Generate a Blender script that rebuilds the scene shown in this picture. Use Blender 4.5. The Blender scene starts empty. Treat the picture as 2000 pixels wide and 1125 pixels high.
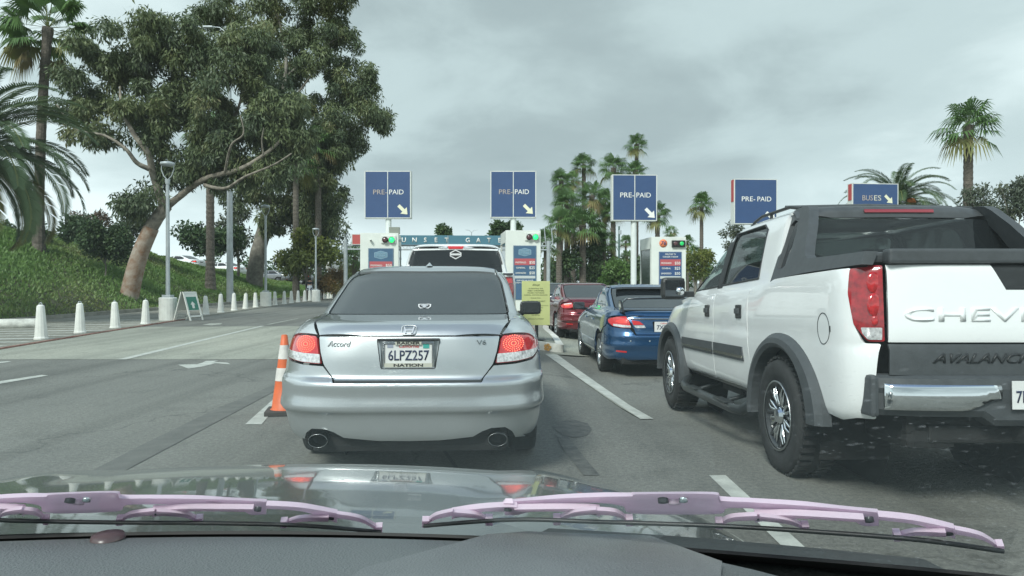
import bpy, bmesh, math, random
import numpy as np
from mathutils import Vector, Matrix
from mathutils.bvhtree import BVHTree
from mathutils.geometry import delaunay_2d_cdt
from math import sin, cos, pi, radians, sqrt, atan2
S = bpy.context.scene
COL = S.collection
R = random.Random(7)

# ------------------------------------------------------------------ camera, sky, sun, exposure
F = 1400.0; HC = 1.33; HZ = 553.0          # focal length in photo pixels, eye height, horizon row
cam = bpy.data.cameras.new("Camera"); co = bpy.data.objects.new("Camera", cam); COL.objects.link(co)
cam.sensor_width = 36; cam.lens = 36 * F / 2000; cam.clip_start = 0.03; cam.clip_end = 9000
co.location = (0, 0, HC); co.rotation_euler = (radians(90) - math.atan((562.5 - HZ) / F), 0, 0)
S.camera = co
SUN_EL, SUN_AZ = radians(42), radians(205)
W = bpy.data.worlds.new("World"); S.world = W; W.use_nodes = True
def build_world():
    nt = W.node_tree; nt.nodes.clear(); N = nt.nodes.new; L = nt.links.new
    out = N('ShaderNodeOutputWorld'); bg = N('ShaderNodeBackground'); bg.inputs[1].default_value = 0.1
    sky = N('ShaderNodeTexSky'); sky.sky_type = 'NISHITA'; sky.sun_disc = False
    sky.sun_elevation = SUN_EL; sky.sun_rotation = SUN_AZ; sky.air_density = 1.0; sky.dust_density = .6
    tc = N('ShaderNodeTexCoord'); sep = N('ShaderNodeSeparateXYZ'); L(tc.outputs['Generated'], sep.inputs[0])
    def math_(op, a, b=None, c=None):
        m = N('ShaderNodeMath'); m.operation = op
        for k, v in enumerate((a, b, c)):
            if v is None: continue
            if isinstance(v, (int, float)): m.inputs[k].default_value = v
            else: L(v, m.inputs[k])
        return m.outputs[0]
    zz = math_('ADD', math_('MAXIMUM', sep.outputs[2], 0.0), 0.30)
    px = math_('DIVIDE', sep.outputs[0], zz); py = math_('DIVIDE', sep.outputs[1], zz)
    comb = N('ShaderNodeCombineXYZ'); L(px, comb.inputs[0]); L(py, comb.inputs[1]); comb.inputs[2].default_value = 3.7
    def noise(scale, detail, rough, dist, off=(0, 0, 0)):
        mp = N('ShaderNodeMapping'); mp.inputs['Location'].default_value = off; L(comb.outputs[0], mp.inputs[0])
        n = N('ShaderNodeTexNoise'); n.inputs['Scale'].default_value = scale; n.inputs['Detail'].default_value = detail
        n.inputs['Roughness'].default_value = rough; n.inputs['Distortion'].default_value = dist
        L(mp.outputs[0], n.inputs['Vector']); return n.outputs['Fac']
    def ramp(fac, stops):
        r = N('ShaderNodeValToRGB'); r.color_ramp.interpolation = 'EASE'
        e = r.color_ramp.elements
        while len(e) < len(stops): e.new(.5)
        for k, (p, c) in enumerate(stops): e[k].position = p; e[k].color = (*c, 1)
        L(fac, r.inputs[0]); return r.outputs[0]
    # cloud tone: big soft masses plus finer texture
    big = noise(.62, 3, .5, .25, (0.35, 2.1, 0)); fine = noise(2.1, 7, .55, .3, (5, 1, 0))
    t = math_('ADD', math_('MULTIPLY', big, .72), math_('MULTIPLY', fine, .28))
    bx = math_('SUBTRACT', sep.outputs[0], .13); t = math_('ADD', t, math_('MULTIPLY_ADD', math_('MULTIPLY', bx, bx), .34, -.02))
    tone = ramp(t, [(.36, (.245, .295, .315)), (.455, (.33, .385, .402)), (.55, (.46, .53, .545)), (.68, (.72, .79, .80))])
    # brighter band low over the horizon
    hor = ramp(sep.outputs[2], [(0.0, (.80, .80, .80)), (.06, (.55, .55, .55)), (.115, (.15, .15, .15)), (.18, (0, 0, 0))])
    mixh = N('ShaderNodeMix'); mixh.data_type = 'RGBA'; L(hor, mixh.inputs['Factor'])
    L(tone, mixh.inputs[6]); mixh.inputs[7].default_value = (.84, .92, .935, 1)
    sc = N('ShaderNodeMix'); sc.data_type = 'RGBA'; sc.blend_type = 'MULTIPLY'; sc.inputs['Factor'].default_value = 1
    zen = ramp(sep.outputs[2], [(.42, (.47, .47, .47)), (.8, (1, 1, 1))])       # overcast sky is brightest overhead
    zm = N('ShaderNodeMix'); zm.data_type = 'RGBA'; zm.blend_type = 'MULTIPLY'; zm.inputs['Factor'].default_value = 1; L(zen, zm.inputs[6]); zm.inputs[7].default_value = (17.5, 17.5, 17.5, 1)
    L(mixh.outputs[2], sc.inputs[6]); L(zm.outputs[2], sc.inputs[7])
    hole = noise(.62, 6, .6, .5, (2.0, 7.3, 0))
    back = ramp(sep.outputs[2], [(.60, (.0, .0, .0)), (.86, (.25, .25, .25))])
    hm = ramp(math_('ADD', hole, back), [(.66, (1, 1, 1)), (.76, (.12, .12, .12))])
    mx = N('ShaderNodeMix'); mx.data_type = 'RGBA'; L(hm, mx.inputs['Factor'])
    L(sky.outputs[0], mx.inputs[6]); L(sc.outputs[2], mx.inputs[7])
    L(mx.outputs[2], bg.inputs[0]); L(bg.outputs[0], out.inputs[0])
build_world()
sl = bpy.data.lights.new("Sun", 'SUN'); sl.energy = 2.1; sl.angle = radians(16); sl.color = (1, .96, .9)
so = bpy.data.objects.new("Sun", sl); COL.objects.link(so)
_d = Vector((sin(SUN_AZ) * cos(SUN_EL), cos(SUN_AZ) * cos(SUN_EL), sin(SUN_EL)))
so.rotation_euler = _d.to_track_quat('Z', 'Y').to_euler()
S.view_settings.view_transform = 'Standard'; S.view_settings.look = 'None'
S.view_settings.exposure = 0.80; S.view_settings.gamma = 1.0
S.cycles.max_bounces = 8; S.cycles.transparent_max_bounces = 16; S.cycles.caustics_reflective = False; S.cycles.caustics_refractive = False
S.cycles.use_denoising = True

# ------------------------------------------------------------------ helpers
def tag(o, label=None, cat=None, group=None, kind=None):
    if label: o['label'] = label
    if cat: o['category'] = cat
    if group: o['group'] = group
    if kind: o['kind'] = kind
    return o
def empty(name, loc, rz=0, label=None, cat=None, group=None, rx=0):
    o = bpy.data.objects.new(name, None); COL.objects.link(o); o.location = loc; o.rotation_euler = (rx, 0, rz)
    o.empty_display_size = .2
    return tag(o, label, cat, group)
def link(name, me, m, parent=None):
    o = bpy.data.objects.new(name, me); COL.objects.link(o)
    if m is not None and not me.materials: me.materials.append(m)
    if parent is not None: o.parent = parent
    return o
def copy_tree(o, parent=None):
    c = o.copy(); COL.objects.link(c); c.parent = parent
    for ch in list(o.children): copy_tree(ch, c)
    return c
def at(px, py, d):                      # photo pixel and distance -> world point
    return Vector(((px - 1000) * d / F, d, HC + (HZ - py) * d / F))
_M = {}
def mat(name, col, rough=.5, metal=0., coat=0., var=0., scale=4., bump=0., bscale=60., spec=.5, emit=None, es=1., trans=0., alt=None, detail=6):
    if name in _M: return _M[name]
    m = bpy.data.materials.new(name); m.use_nodes = True; nt = m.node_tree; p = nt.nodes['Principled BSDF']
    p.inputs['Roughness'].default_value = rough; p.inputs['Metallic'].default_value = metal
    p.inputs['Coat Weight'].default_value = coat; p.inputs['Coat Roughness'].default_value = .04
    p.inputs['Specular IOR Level'].default_value = spec
    p.inputs['Base Color'].default_value = (*col, 1)
    tc = nt.nodes.new('ShaderNodeTexCoord')
    if var or alt:
        n = nt.nodes.new('ShaderNodeTexNoise'); n.inputs['Scale'].default_value = scale; n.inputs['Detail'].default_value = detail
        n.inputs['Roughness'].default_value = .6
        nt.links.new(tc.outputs['Object'], n.inputs['Vector'])
        r = nt.nodes.new('ShaderNodeValToRGB'); e = r.color_ramp.elements
        e[0].position = .34; e[1].position = .66
        e[0].color = (*[c * (1 - var) for c in col], 1)
        e[1].color = (*(alt if alt else [min(1, c * (1 + var)) for c in col]), 1)
        nt.links.new(n.outputs['Fac'], r.inputs[0]); nt.links.new(r.outputs[0], p.inputs['Base Color'])
    if bump:
        n2 = nt.nodes.new('ShaderNodeTexNoise'); n2.inputs['Scale'].default_value = bscale; n2.inputs['Detail'].default_value = 4
        nt.links.new(tc.outputs['Object'], n2.inputs['Vector'])
        b = nt.nodes.new('ShaderNodeBump'); b.inputs['Strength'].default_value = bump; b.inputs['Distance'].default_value = .02
        nt.links.new(n2.outputs['Fac'], b.inputs['Height']); nt.links.new(b.outputs[0], p.inputs['Normal'])
    if emit: p.inputs['Emission Color'].default_value = (*emit, 1); p.inputs['Emission Strength'].default_value = es
    if trans: p.inputs['Transmission Weight'].default_value = trans
    _M[name] = m; return m
def leafmat(name, stops, tr=.3):
    m = bpy.data.materials.new(name); m.use_nodes = True; nt = m.node_tree; p = nt.nodes['Principled BSDF']
    p.inputs['Roughness'].default_value = .55
    a = nt.nodes.new('ShaderNodeAttribute'); a.attribute_name = 'tint'
    r = nt.nodes.new('ShaderNodeValToRGB'); e = r.color_ramp.elements
    while len(e) < len(stops): e.new(.5)
    for k, (q, c) in enumerate(stops): e[k].position = q; e[k].color = (*c, 1)
    nt.links.new(a.outputs['Fac'], r.inputs[0]); nt.links.new(r.outputs[0], p.inputs['Base Color'])
    t = nt.nodes.new('ShaderNodeBsdfTranslucent'); nt.links.new(r.outputs[0], t.inputs[0])
    mx = nt.nodes.new('ShaderNodeMixShader'); mx.inputs[0].default_value = tr
    o = nt.nodes['Material Output']
    nt.links.new(p.outputs[0], mx.inputs[1]); nt.links.new(t.outputs[0], mx.inputs[2]); nt.links.new(mx.outputs[0], o.inputs[0])
    return m

class MB:
    """collects simple solids and links them as one mesh"""
    def __init__(s): s.v = []; s.f = []; s.sm = []
    def add(s, v, f, smooth=False):
        b = len(s.v); s.v += [tuple(x) for x in v]; s.f += [tuple(b + i for i in q) for q in f]; s.sm += [smooth] * len(f); return s
    def box(s, c, d, rz=0., rx=0., ry=0., bev=0., taper=1.):
        hx, hy, hz = d[0] / 2, d[1] / 2, d[2] / 2; M = Matrix.Rotation(rz, 3, 'Z') @ Matrix.Rotation(rx, 3, 'X') @ Matrix.Rotation(ry, 3, 'Y')
        if bev <= 0:
            v = [(x * hx * (taper if z > 0 else 1), y * hy * (taper if z > 0 else 1), z * hz) for x in (-1, 1) for y in (-1, 1) for z in (-1, 1)]
            f = [(0, 1, 3, 2), (4, 6, 7, 5), (0, 4, 5, 1), (2, 3, 7, 6), (0, 2, 6, 4), (1, 5, 7, 3)]
            return s.add([M @ Vector(q) + Vector(c) for q in v], f)
        bm = bmesh.new(); bmesh.ops.create_cube(bm, size=1)
        for q in bm.verts:
            t = taper if q.co.z > 0 else 1
            q.co = Vector((q.co.x * d[0] * t, q.co.y * d[1] * t, q.co.z * d[2]))
        bmesh.ops.bevel(bm, geom=bm.edges[:], offset=bev, segments=2, affect='EDGES', profile=.6)
        bm.verts.index_update(); v = [M @ q.co + Vector(c) for q in bm.verts]; f = [[q.index for q in g.verts] for g in bm.faces]; bm.free()
        return s.add(v, f, False)
    def tube(s, pts, rad, n=10, cap=True, smooth=True):
        pts = [Vector(p) for p in pts]; rr = rad if hasattr(rad, '__len__') else [rad] * len(pts)
        v = []; f = []; up = None
        for i, p in enumerate(pts):
            t = (pts[min(i + 1, len(pts) - 1)] - pts[max(i - 1, 0)])
            t = t.normalized() if t.length > 1e-9 else Vector((0, 0, 1))
            if up is None: up = Vector((1, 0, 0)) if abs(t.x) < .9 else Vector((0, 1, 0))
            a = (up - t * up.dot(t)).normalized(); up = a; b = t.cross(a)
            for k in range(n):
                an = 2 * pi * k / n; v.append(p + (a * cos(an) + b * sin(an)) * rr[i])
        for i in range(len(pts) - 1):
            for k in range(n):
                f.append((i * n + k, i * n + (k + 1) % n, (i + 1) * n + (k + 1) % n, (i + 1) * n + k))
        s.add(v, f, smooth)
        if cap: 
            s.add(v[:n], [tuple(range(n))[::-1]]); s.add(v[-n:], [tuple(range(n))])
        return s
    def lathe(s, prof, c=(0, 0, 0), axis='Z', n=24, smooth=True, sx=1., sy=1.):
        v = []; f = []
        for r, h in prof:
            for k in range(n):
                a = 2 * pi * k / n; x, y = r * cos(a) * sx, r * sin(a) * sy
                q = (x, y, h) if axis == 'Z' else ((h, x, y) if axis == 'X' else (x, h, y))
                v.append(Vector(q) + Vector(c))
        for i in range(len(prof) - 1):
            for k in range(n):
                f.append((i * n + k, i * n + (k + 1) % n, (i + 1) * n + (k + 1) % n, (i + 1) * n + k))
        return s.add(v, f, smooth)
    def prism(s, poly, fn, t):
        """poly 2D outline; fn(a,b)->3D front point and normal*thickness handled by t vector"""
        n = len(poly); a = [Vector(fn(*p)) for p in poly]; tv = Vector(t); b = [q + tv for q in a]
        f = [tuple(range(n)), tuple(range(2 * n - 1, n - 1, -1))] + [(i, n + i, n + (i + 1) % n, (i + 1) % n) for i in range(n)]
        return s.add(a + b, f)
    def build(s, name, m, parent=None):
        me = bpy.data.meshes.new(name); me.from_pydata(s.v, [], s.f); me.validate()
        if len(me.polygons) == len(s.sm): me.polygons.foreach_set('use_smooth', s.sm)
        bm = bmesh.new(); bm.from_mesh(me); bmesh.ops.recalc_face_normals(bm, faces=bm.faces[:]); bm.to_mesh(me); bm.free()
        return link(name, me, m, parent)
_T = {}
def text(name, s, size, m, parent, loc, rot=(pi / 2, 0, 0), ext=.004, w=None, align='CENTER', shear=0., bold=0., space=1.):
    """flat lettering; local x to the right, local y up, centred on loc; w squeezes it to a given width"""
    key = (s, ext, align, shear, bold, space)
    if key not in _T:
        cu = bpy.data.curves.new('text', 'FONT'); cu.body = s; cu.size = 1; cu.extrude = 0; cu.align_x = align; cu.align_y = 'CENTER'
        cu.shear = shear; cu.offset = bold; cu.space_character = space; cu.resolution_u = 3
        o = bpy.data.objects.new('text', cu); COL.objects.link(o)
        dg = bpy.context.evaluated_depsgraph_get(); me = bpy.data.meshes.new_from_object(o.evaluated_get(dg))
        bpy.data.objects.remove(o); _T[key] = me
    me = _T[key].copy(); me.materials.clear()
    n = len(me.vertices); a = np.empty(n * 3); me.vertices.foreach_get('co', a); a = a.reshape(-1, 3)
    k = size
    kx = k if w is None else w / max(1e-6, (a[:, 0].max() - a[:, 0].min()))
    a[:, 0] *= kx; a[:, 1] *= k; a[:, 2] = 0
    me.vertices.foreach_set('co', a.ravel())
    if ext:
        bm = bmesh.new(); bm.from_mesh(me); bmesh.ops.remove_doubles(bm, verts=bm.verts[:], dist=1e-6)
        r = bmesh.ops.extrude_face_region(bm, geom=bm.faces[:])
        bmesh.ops.translate(bm, verts=[q for q in r['geom'] if isinstance(q, bmesh.types.BMVert)], vec=(0, 0, ext))
        bmesh.ops.recalc_face_normals(bm, faces=bm.faces[:]); bm.to_mesh(me); bm.free()
    o = link(name, me, m, parent); o.location = loc; o.rotation_euler = rot
    return o
def npmesh(name, V, Fc, m, parent=None, tint=None, smooth=False):
    me = bpy.data.meshes.new(name); k = Fc.shape[1]
    me.vertices.add(len(V)); me.vertices.foreach_set('co', np.ascontiguousarray(V, dtype=np.float32).ravel())
    me.loops.add(Fc.size); me.loops.foreach_set('vertex_index', Fc.astype(np.int32).ravel())
    me.polygons.add(len(Fc)); me.polygons.foreach_set('loop_start', np.arange(0, Fc.size, k, dtype=np.int32))
    me.polygons.foreach_set('loop_total', np.full(len(Fc), k, dtype=np.int32))
    if smooth: me.polygons.foreach_set('use_smooth', np.ones(len(Fc), dtype=bool))
    if tint is not None:
        at_ = me.attributes.new('tint', 'FLOAT', 'POINT'); at_.data.foreach_set('value', np.ascontiguousarray(tint, dtype=np.float32))
    me.update(calc_edges=True)
    return link(name, me, m, parent)
def sst(a, b, x):
    t = np.clip((x - a) / (b - a), 0, 1); return t * t * (3 - 2 * t)

# ------------------------------------------------------------------ paints
M_black = mat('black_plastic', (.018, .02, .021), .45, var=.15, scale=9)
M_clad = mat('grey_cladding', (.055, .062, .066), .55, var=.12, scale=14, bump=.08, bscale=400)
M_tyre = mat('tyre_rubber', (.02, .021, .021), .75, var=.3, scale=12, bump=.2, bscale=120)
M_well = mat('wheel_well', (.012, .012, .012), .9)
M_under = mat('underbody', (.015, .016, .016), .8, var=.3)
M_chrome = mat('chrome', (.75, .77, .78), .08, 1.)
M_alloy = mat('alloy', (.5, .52, .53), .28, 1., var=.1)
M_dalloy = mat('black_alloy', (.03, .032, .034), .3, .4, coat=.5)
M_glass = mat('tinted_glass', (.010, .013, .016), .02, spec=.75)
M_silver = mat('silver_paint', (.47, .50, .51), .32, .66, coat=1., var=.03, scale=2)
M_blue = mat('blue_paint', (.014, .072, .175), .25, .45, coat=1., var=.06, scale=3)
M_red = mat('dark_red_paint', (.16, .010, .018), .25, .4, coat=1., var=.06, scale=3)
M_white = mat('white_car_paint', (.82, .84, .83), .3, 0, coat=1., var=.03, scale=1.3)
M_darkpaint = mat('dark_car_paint', (.02, .023, .027), .25, .3, coat=1.)
M_greypaint = mat('grey_car_paint', (.2, .21, .22), .25, .5, coat=1.)
M_lampred = mat('lamp_red', (.42, .012, .014), .12, coat=1., emit=(1, .03, .03), es=.12)
M_lampoff = mat('lamp_red_unlit', (.30, .008, .014), .15, coat=1., var=.35, scale=25)
M_lamplit = mat('lamp_lit', (.8, .05, .03), .2, emit=(1, .05, .02), es=2.2)
M_led = mat('led_glow', (1, .2, .1), .3, emit=(1, .16, .08), es=2.8)
M_clear = mat('lamp_clear', (.62, .62, .62), .12, .35, coat=1., var=.35, scale=60)
M_wpaint = mat('white_paint', (.72, .74, .70), .6, var=.08, scale=3, bump=.1, bscale=40)
M_text_w = mat('white_lettering', (.8, .8, .76), .5)
M_text_k = mat('black_lettering', (.02, .02, .02), .5)
M_text_t = mat('faded_tan_lettering', (.42, .36, .32), .6)
M_seat = mat('seat_cloth', (.05, .052, .055), .8)

# ------------------------------------------------------------------ car kit: a loft gives the skin, panels are cut out of it
class Loft:
    def __init__(s, groups, scale=(1, 1, 1), nq=22, nsd=18, m=6):
        V = []; Nn = []; Fc = []
        for g in groups:
            rings = []
            for r in g:
                n = r.get('n', 4.); nf = r.get('nf', 3.2); Lr = r.get('Lr', .9); Lf = r.get('Lf', 1.1)
                pts = []
                for k in range(nq):
                    t = (k / nq) ** .8 * pi / 2
                    pts.append((r['w'] * sin(t) ** (2 / n), r['yr'] + Lr * (1 - cos(t) ** (2 / n))))
                y0, y1 = r['yr'] + Lr, r['yf'] - Lf
                for k in range(nsd + 1): pts.append((r['w'], y0 + (y1 - y0) * k / nsd))
                for k in range(nq - 1, -1, -1):
                    t = (k / nq) ** .8 * pi / 2
                    pts.append((r['w'] * sin(t) ** (2 / nf), r['yf'] - Lf * (1 - cos(t) ** (2 / nf))))
                P = np.array(pts)
                zz = r['z']
                z = np.interp(P[:, 1], [q[0] for q in zz], [q[1] for q in zz]) if isinstance(zz, list) else np.full(len(P), zz)
                if 'zf' in r: z = z + (r['zf'] - z) * sst(1.6, r['yf'], P[:, 1])
                if 'ww' in r: P[:, 0] *= np.interp(P[:, 1], [q[0] for q in r['ww']], [q[1] for q in r['ww']])
                h = np.stack([P[:, 0], P[:, 1], z], 1)
                l = h[1:-1][::-1].copy(); l[:, 0] *= -1
                rings.append(np.concatenate([h, l]))
            A = np.array(rings); K = len(A); rows = []
            for i in range(K - 1):
                p0, p1, p2, p3 = A[max(i - 1, 0)], A[i], A[i + 1], A[min(i + 2, K - 1)]
                for q in range(m + (1 if i == K - 2 else 0)):
                    t = q / m
                    rows.append(.5 * ((2 * p1) + (-p0 + p2) * t + (2 * p0 - 5 * p1 + 4 * p2 - p3) * t * t + (-p0 + 3 * p1 - 3 * p2 + p3) * t ** 3))
            G = np.array(rows) * np.array(scale)
            du = np.roll(G, -1, 1) - np.roll(G, 1, 1); dv = np.gradient(G, axis=0)
            nn = np.cross(du, dv); nn /= np.maximum(np.linalg.norm(nn, axis=2, keepdims=True), 1e-9)
            b = sum(len(x) for x in V); nr, nc = G.shape[:2]
            V.append(G.reshape(-1, 3)); Nn.append(nn.reshape(-1, 3))
            ii = np.arange(nr - 1)[:, None] * nc + np.arange(nc)[None, :]; jj = np.arange(nr - 1)[:, None] * nc + (np.arange(nc)[None, :] + 1) % nc
            q = np.stack([ii, jj, jj + nc, ii + nc], -1).reshape(-1, 4) + b
            tris = np.concatenate([q[:, [0, 1, 2]], q[:, [0, 2, 3]]]); Fc.append(tris)
        s.V = np.concatenate(V); s.N = np.concatenate(Nn); s.F = np.concatenate(Fc); s.sc = scale
        s.bvh = BVHTree.FromPolygons([tuple(v) for v in s.V], [tuple(int(i) for i in f) for f in s.F], all_triangles=True)
    def cast(s, o, d):
        h = s.bvh.ray_cast(o, d)
        if h[0] is None:
            h = s.bvh.find_nearest(o + d * 6)
        p, i = h[0], h[2]
        f = s.F[i]; a, b, c = s.V[f]; pv = np.array(p)
        v0, v1, v2 = b - a, c - a, pv - a
        d00, d01, d11, d20, d21 = v0 @ v0, v0 @ v1, v1 @ v1, v2 @ v0, v2 @ v1; den = d00 * d11 - d01 * d01
        if abs(den) < 1e-14: w = np.array([1, 0, 0.])
        else:
            y = (d11 * d20 - d01 * d21) / den; z = (d00 * d21 - d01 * d20) / den; w = np.clip(np.array([1 - y - z, y, z]), 0, 1)
        n = w @ s.N[f]; n = Vector(n)
        n = n.normalized() if n.length > 1e-6 else Vector((0, 0, 1))
        if n.dot(d) > 0: n = -n
        return p, n
    def P(s, k, a, b):
        sx, sy, sz = s.sc
        if k == 'R': return s.cast(Vector((a * sx, -9, b * sz)), Vector((0, 1, 0)))[0]
        if k == 'F': return s.cast(Vector((a * sx, 12, b * sz)), Vector((0, -1, 0)))[0]
        if k == 'S': return s.cast(Vector((6, a * sy, b * sz)), Vector((-1, 0, 0)))[0]
        if k == 'L': return s.cast(Vector((-6, a * sy, b * sz)), Vector((1, 0, 0)))[0]
        if k == 'T': return s.cast(Vector((a * sx, b * sy, 6)), Vector((0, 0, -1)))[0]
def inpoly(poly, x, y):
    px, py = poly[:, 0], poly[:, 1]; qx, qy = np.roll(px, -1), np.roll(py, -1)
    c = ((py > y) != (qy > y)) & (x < (qx - px) * (y - py) / (qy - py + 1e-15) + px)
    return bool(c.sum() % 2)
def resample(P, h):
    out = []
    for i in range(len(P)):
        a, b = P[i], P[(i + 1) % len(P)]; k = max(1, int(math.ceil(np.linalg.norm(b - a) / h)))
        for q in range(k): out.append(a + (b - a) * q / k)
    return np.array(out)
def inset(P, g):
    A = .5 * np.sum(P[:, 0] * np.roll(P[:, 1], -1) - np.roll(P[:, 0], -1) * P[:, 1]); sgn = 1 if A > 0 else -1
    out = []
    for i in range(len(P)):
        a, b, c = P[i - 1], P[i], P[(i + 1) % len(P)]
        e1 = (b - a) / (np.linalg.norm(b - a) + 1e-12); e2 = (c - b) / (np.linalg.norm(c - b) + 1e-12)
        n1 = np.array([-e1[1], e1[0]]) * sgn; n2 = np.array([-e2[1], e2[0]]) * sgn; m = n1 + n2; l = np.linalg.norm(m)
        m = n1 if l < .3 else m / l
        out.append(b + m * g / max(.5, abs(m @ n1)))
    return np.array(out)
def fillet(P, r):
    if r <= 0: return P
    out = []
    for i in range(len(P)):
        a, b, c = P[i - 1], P[i], P[(i + 1) % len(P)]; l1, l2 = np.linalg.norm(a - b), np.linalg.norm(c - b); q = min(r, l1 * .45, l2 * .45)
        p1 = b + (a - b) / l1 * q; p2 = b + (c - b) / l2 * q
        for t in (0, .25, .5, .75, 1): out.append((1 - t) ** 2 * p1 + 2 * t * (1 - t) * b + t * t * p2)
    return np.array(out)
def panel(L, name, view, outline, m, parent, h=.05, gap=.0025, off=0., fl=.022, holes=(), rc=0., mirror=False, hrc=None, sub=None, both=True, fn=None):
    """view: a direction the panel is looked at along, or ('W', y0) wrap about a vertical axis"""
    wrap = isinstance(view[0], str)
    if wrap:
        y0 = view[1] * L.sc[1]; RR = view[2] if len(view) > 2 else 1.4
        sg = -1 if view[0] == 'W' else 1
        def to2(p): return np.array([atan2(p.x, sg * (p.y - y0)) * RR, p.z])
        def ray(u):
            a = u[0] / RR; dd = Vector((sin(a), sg * cos(a), 0)); return Vector((0, y0, u[1])) + dd * 6, -dd
    else:
        D = Vector(view).normalized()                     # from surface towards viewer
        up = Vector((0, 0, 1)) if abs(D.z) < .95 else Vector((0, 1, 0)); X = up.cross(D).normalized(); Y = D.cross(X)
        def to2(p): return np.array([p.dot(X), p.dot(Y)])
        def ray(u): return X * float(u[0]) + Y * float(u[1]) + D * 9, -D
    def conv(pts, r): 
        q = [to2(p if isinstance(p, Vector) else L.P(*p)) for p in pts]
        return fillet(np.array(q), r)
    O = inset(conv(outline, rc), gap); O = resample(O, h * .8)
    H = [resample(inset(conv(q, rc if hrc is None else hrc), -gap), h * .8) for q in holes]
    pts = [tuple(p) for p in O]; edges = [(i, (i + 1) % len(O)) for i in range(len(O))]
    loops = [list(range(len(O)))]
    for q in H:
        b = len(pts); pts += [tuple(p) for p in q]; edges += [(b + i, b + (i + 1) % len(q)) for i in range(len(q))]; loops.append([b + i for i in range(len(q))])
    mn, mxx = O.min(0), O.max(0)
    allb = np.array(pts)
    for i, x in enumerate(np.arange(mn[0] + h * .5, mxx[0], h)):
        for y in np.arange(mn[1] + h * .5, mxx[1], h):
            if inpoly(O, x, y) and not any(inpoly(q, x, y) for q in H):
                if np.min((allb[:, 0] - x) ** 2 + (allb[:, 1] - y) ** 2) > (h * .35) ** 2: pts.append((x, y))
    vo, _, fo, ov, _, _ = delaunay_2d_cdt([Vector(p) for p in pts], edges, [], 0, 1e-6)
    tri = []
    for f in fo:
        cx = sum(vo[i].x for i in f) / len(f); cy = sum(vo[i].y for i in f) / len(f)
        if inpoly(O, cx, cy) and not any(inpoly(q, cx, cy) for q in H): tri.append(tuple(f))
    V = []; Nn = []
    for p in vo:
        o, d = ray(np.array((p.x, p.y))); c, n = L.cast(o, d)
        if fn: c = fn(c)
        V.append(c + n * off); Nn.append(n)
    inv = {}
    for k, src in enumerate(ov):
        for q in src: inv[q] = k
    Fc = list(tri)
    if fl:
        for lp in loops:
            b = len(V); n = len(lp); idx = [inv.get(i, i) for i in lp]
            for k in range(n):
                c, nn = V[idx[k]], Nn[idx[k]]; t = (V[idx[(k + 1) % n]] - V[idx[k - 1]]).normalized() if n > 2 else nn
                on = t.cross(nn).normalized() if t.cross(nn).length > 1e-6 else nn
                V.append(c.copy()); V.append(c - nn * fl); Nn.append(on); Nn.append(on)
            for k in range(n): Fc.append((b + 2 * k, b + 2 * ((k + 1) % n), b + 2 * ((k + 1) % n) + 1, b + 2 * k + 1))
    def mk(sgn):
        me = bpy.data.meshes.new(name); VV = [(v.x * sgn, v.y, v.z) for v in V]
        FF = []
        for f in Fc:
            a, b, c = (V[f[0]], V[f[1]], V[f[2]]); gn = (b - a).cross(c - a)
            fr = tuple(f) if gn.dot(Nn[f[0]]) >= 0 else tuple(f)[::-1]
            FF.append(fr if sgn > 0 else fr[::-1])
        me.from_pydata(VV, [], FF)
        me.polygons.foreach_set('use_smooth', [True] * len(me.polygons)); me.update()
        me.normals_split_custom_set_from_vertices([(n.x * sgn, n.y, n.z) for n in Nn])
        return link(name, me, m, parent)
    if mirror and both: return mk(1), mk(-1)
    return mk(-1) if mirror == 'left' else mk(1)
def mir(pts): return [(p[0], -p[1], p[2]) if p[0] in 'RTF' else p for p in reversed(pts)]
def arc(cy, cz, r, a0, a1, n=14, sy=1.): return [('S', cy + r * sy * cos(radians(a0 + (a1 - a0) * k / n)), cz + r * sin(radians(a0 + (a1 - a0) * k / n))) for k in range(n + 1)]

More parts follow.
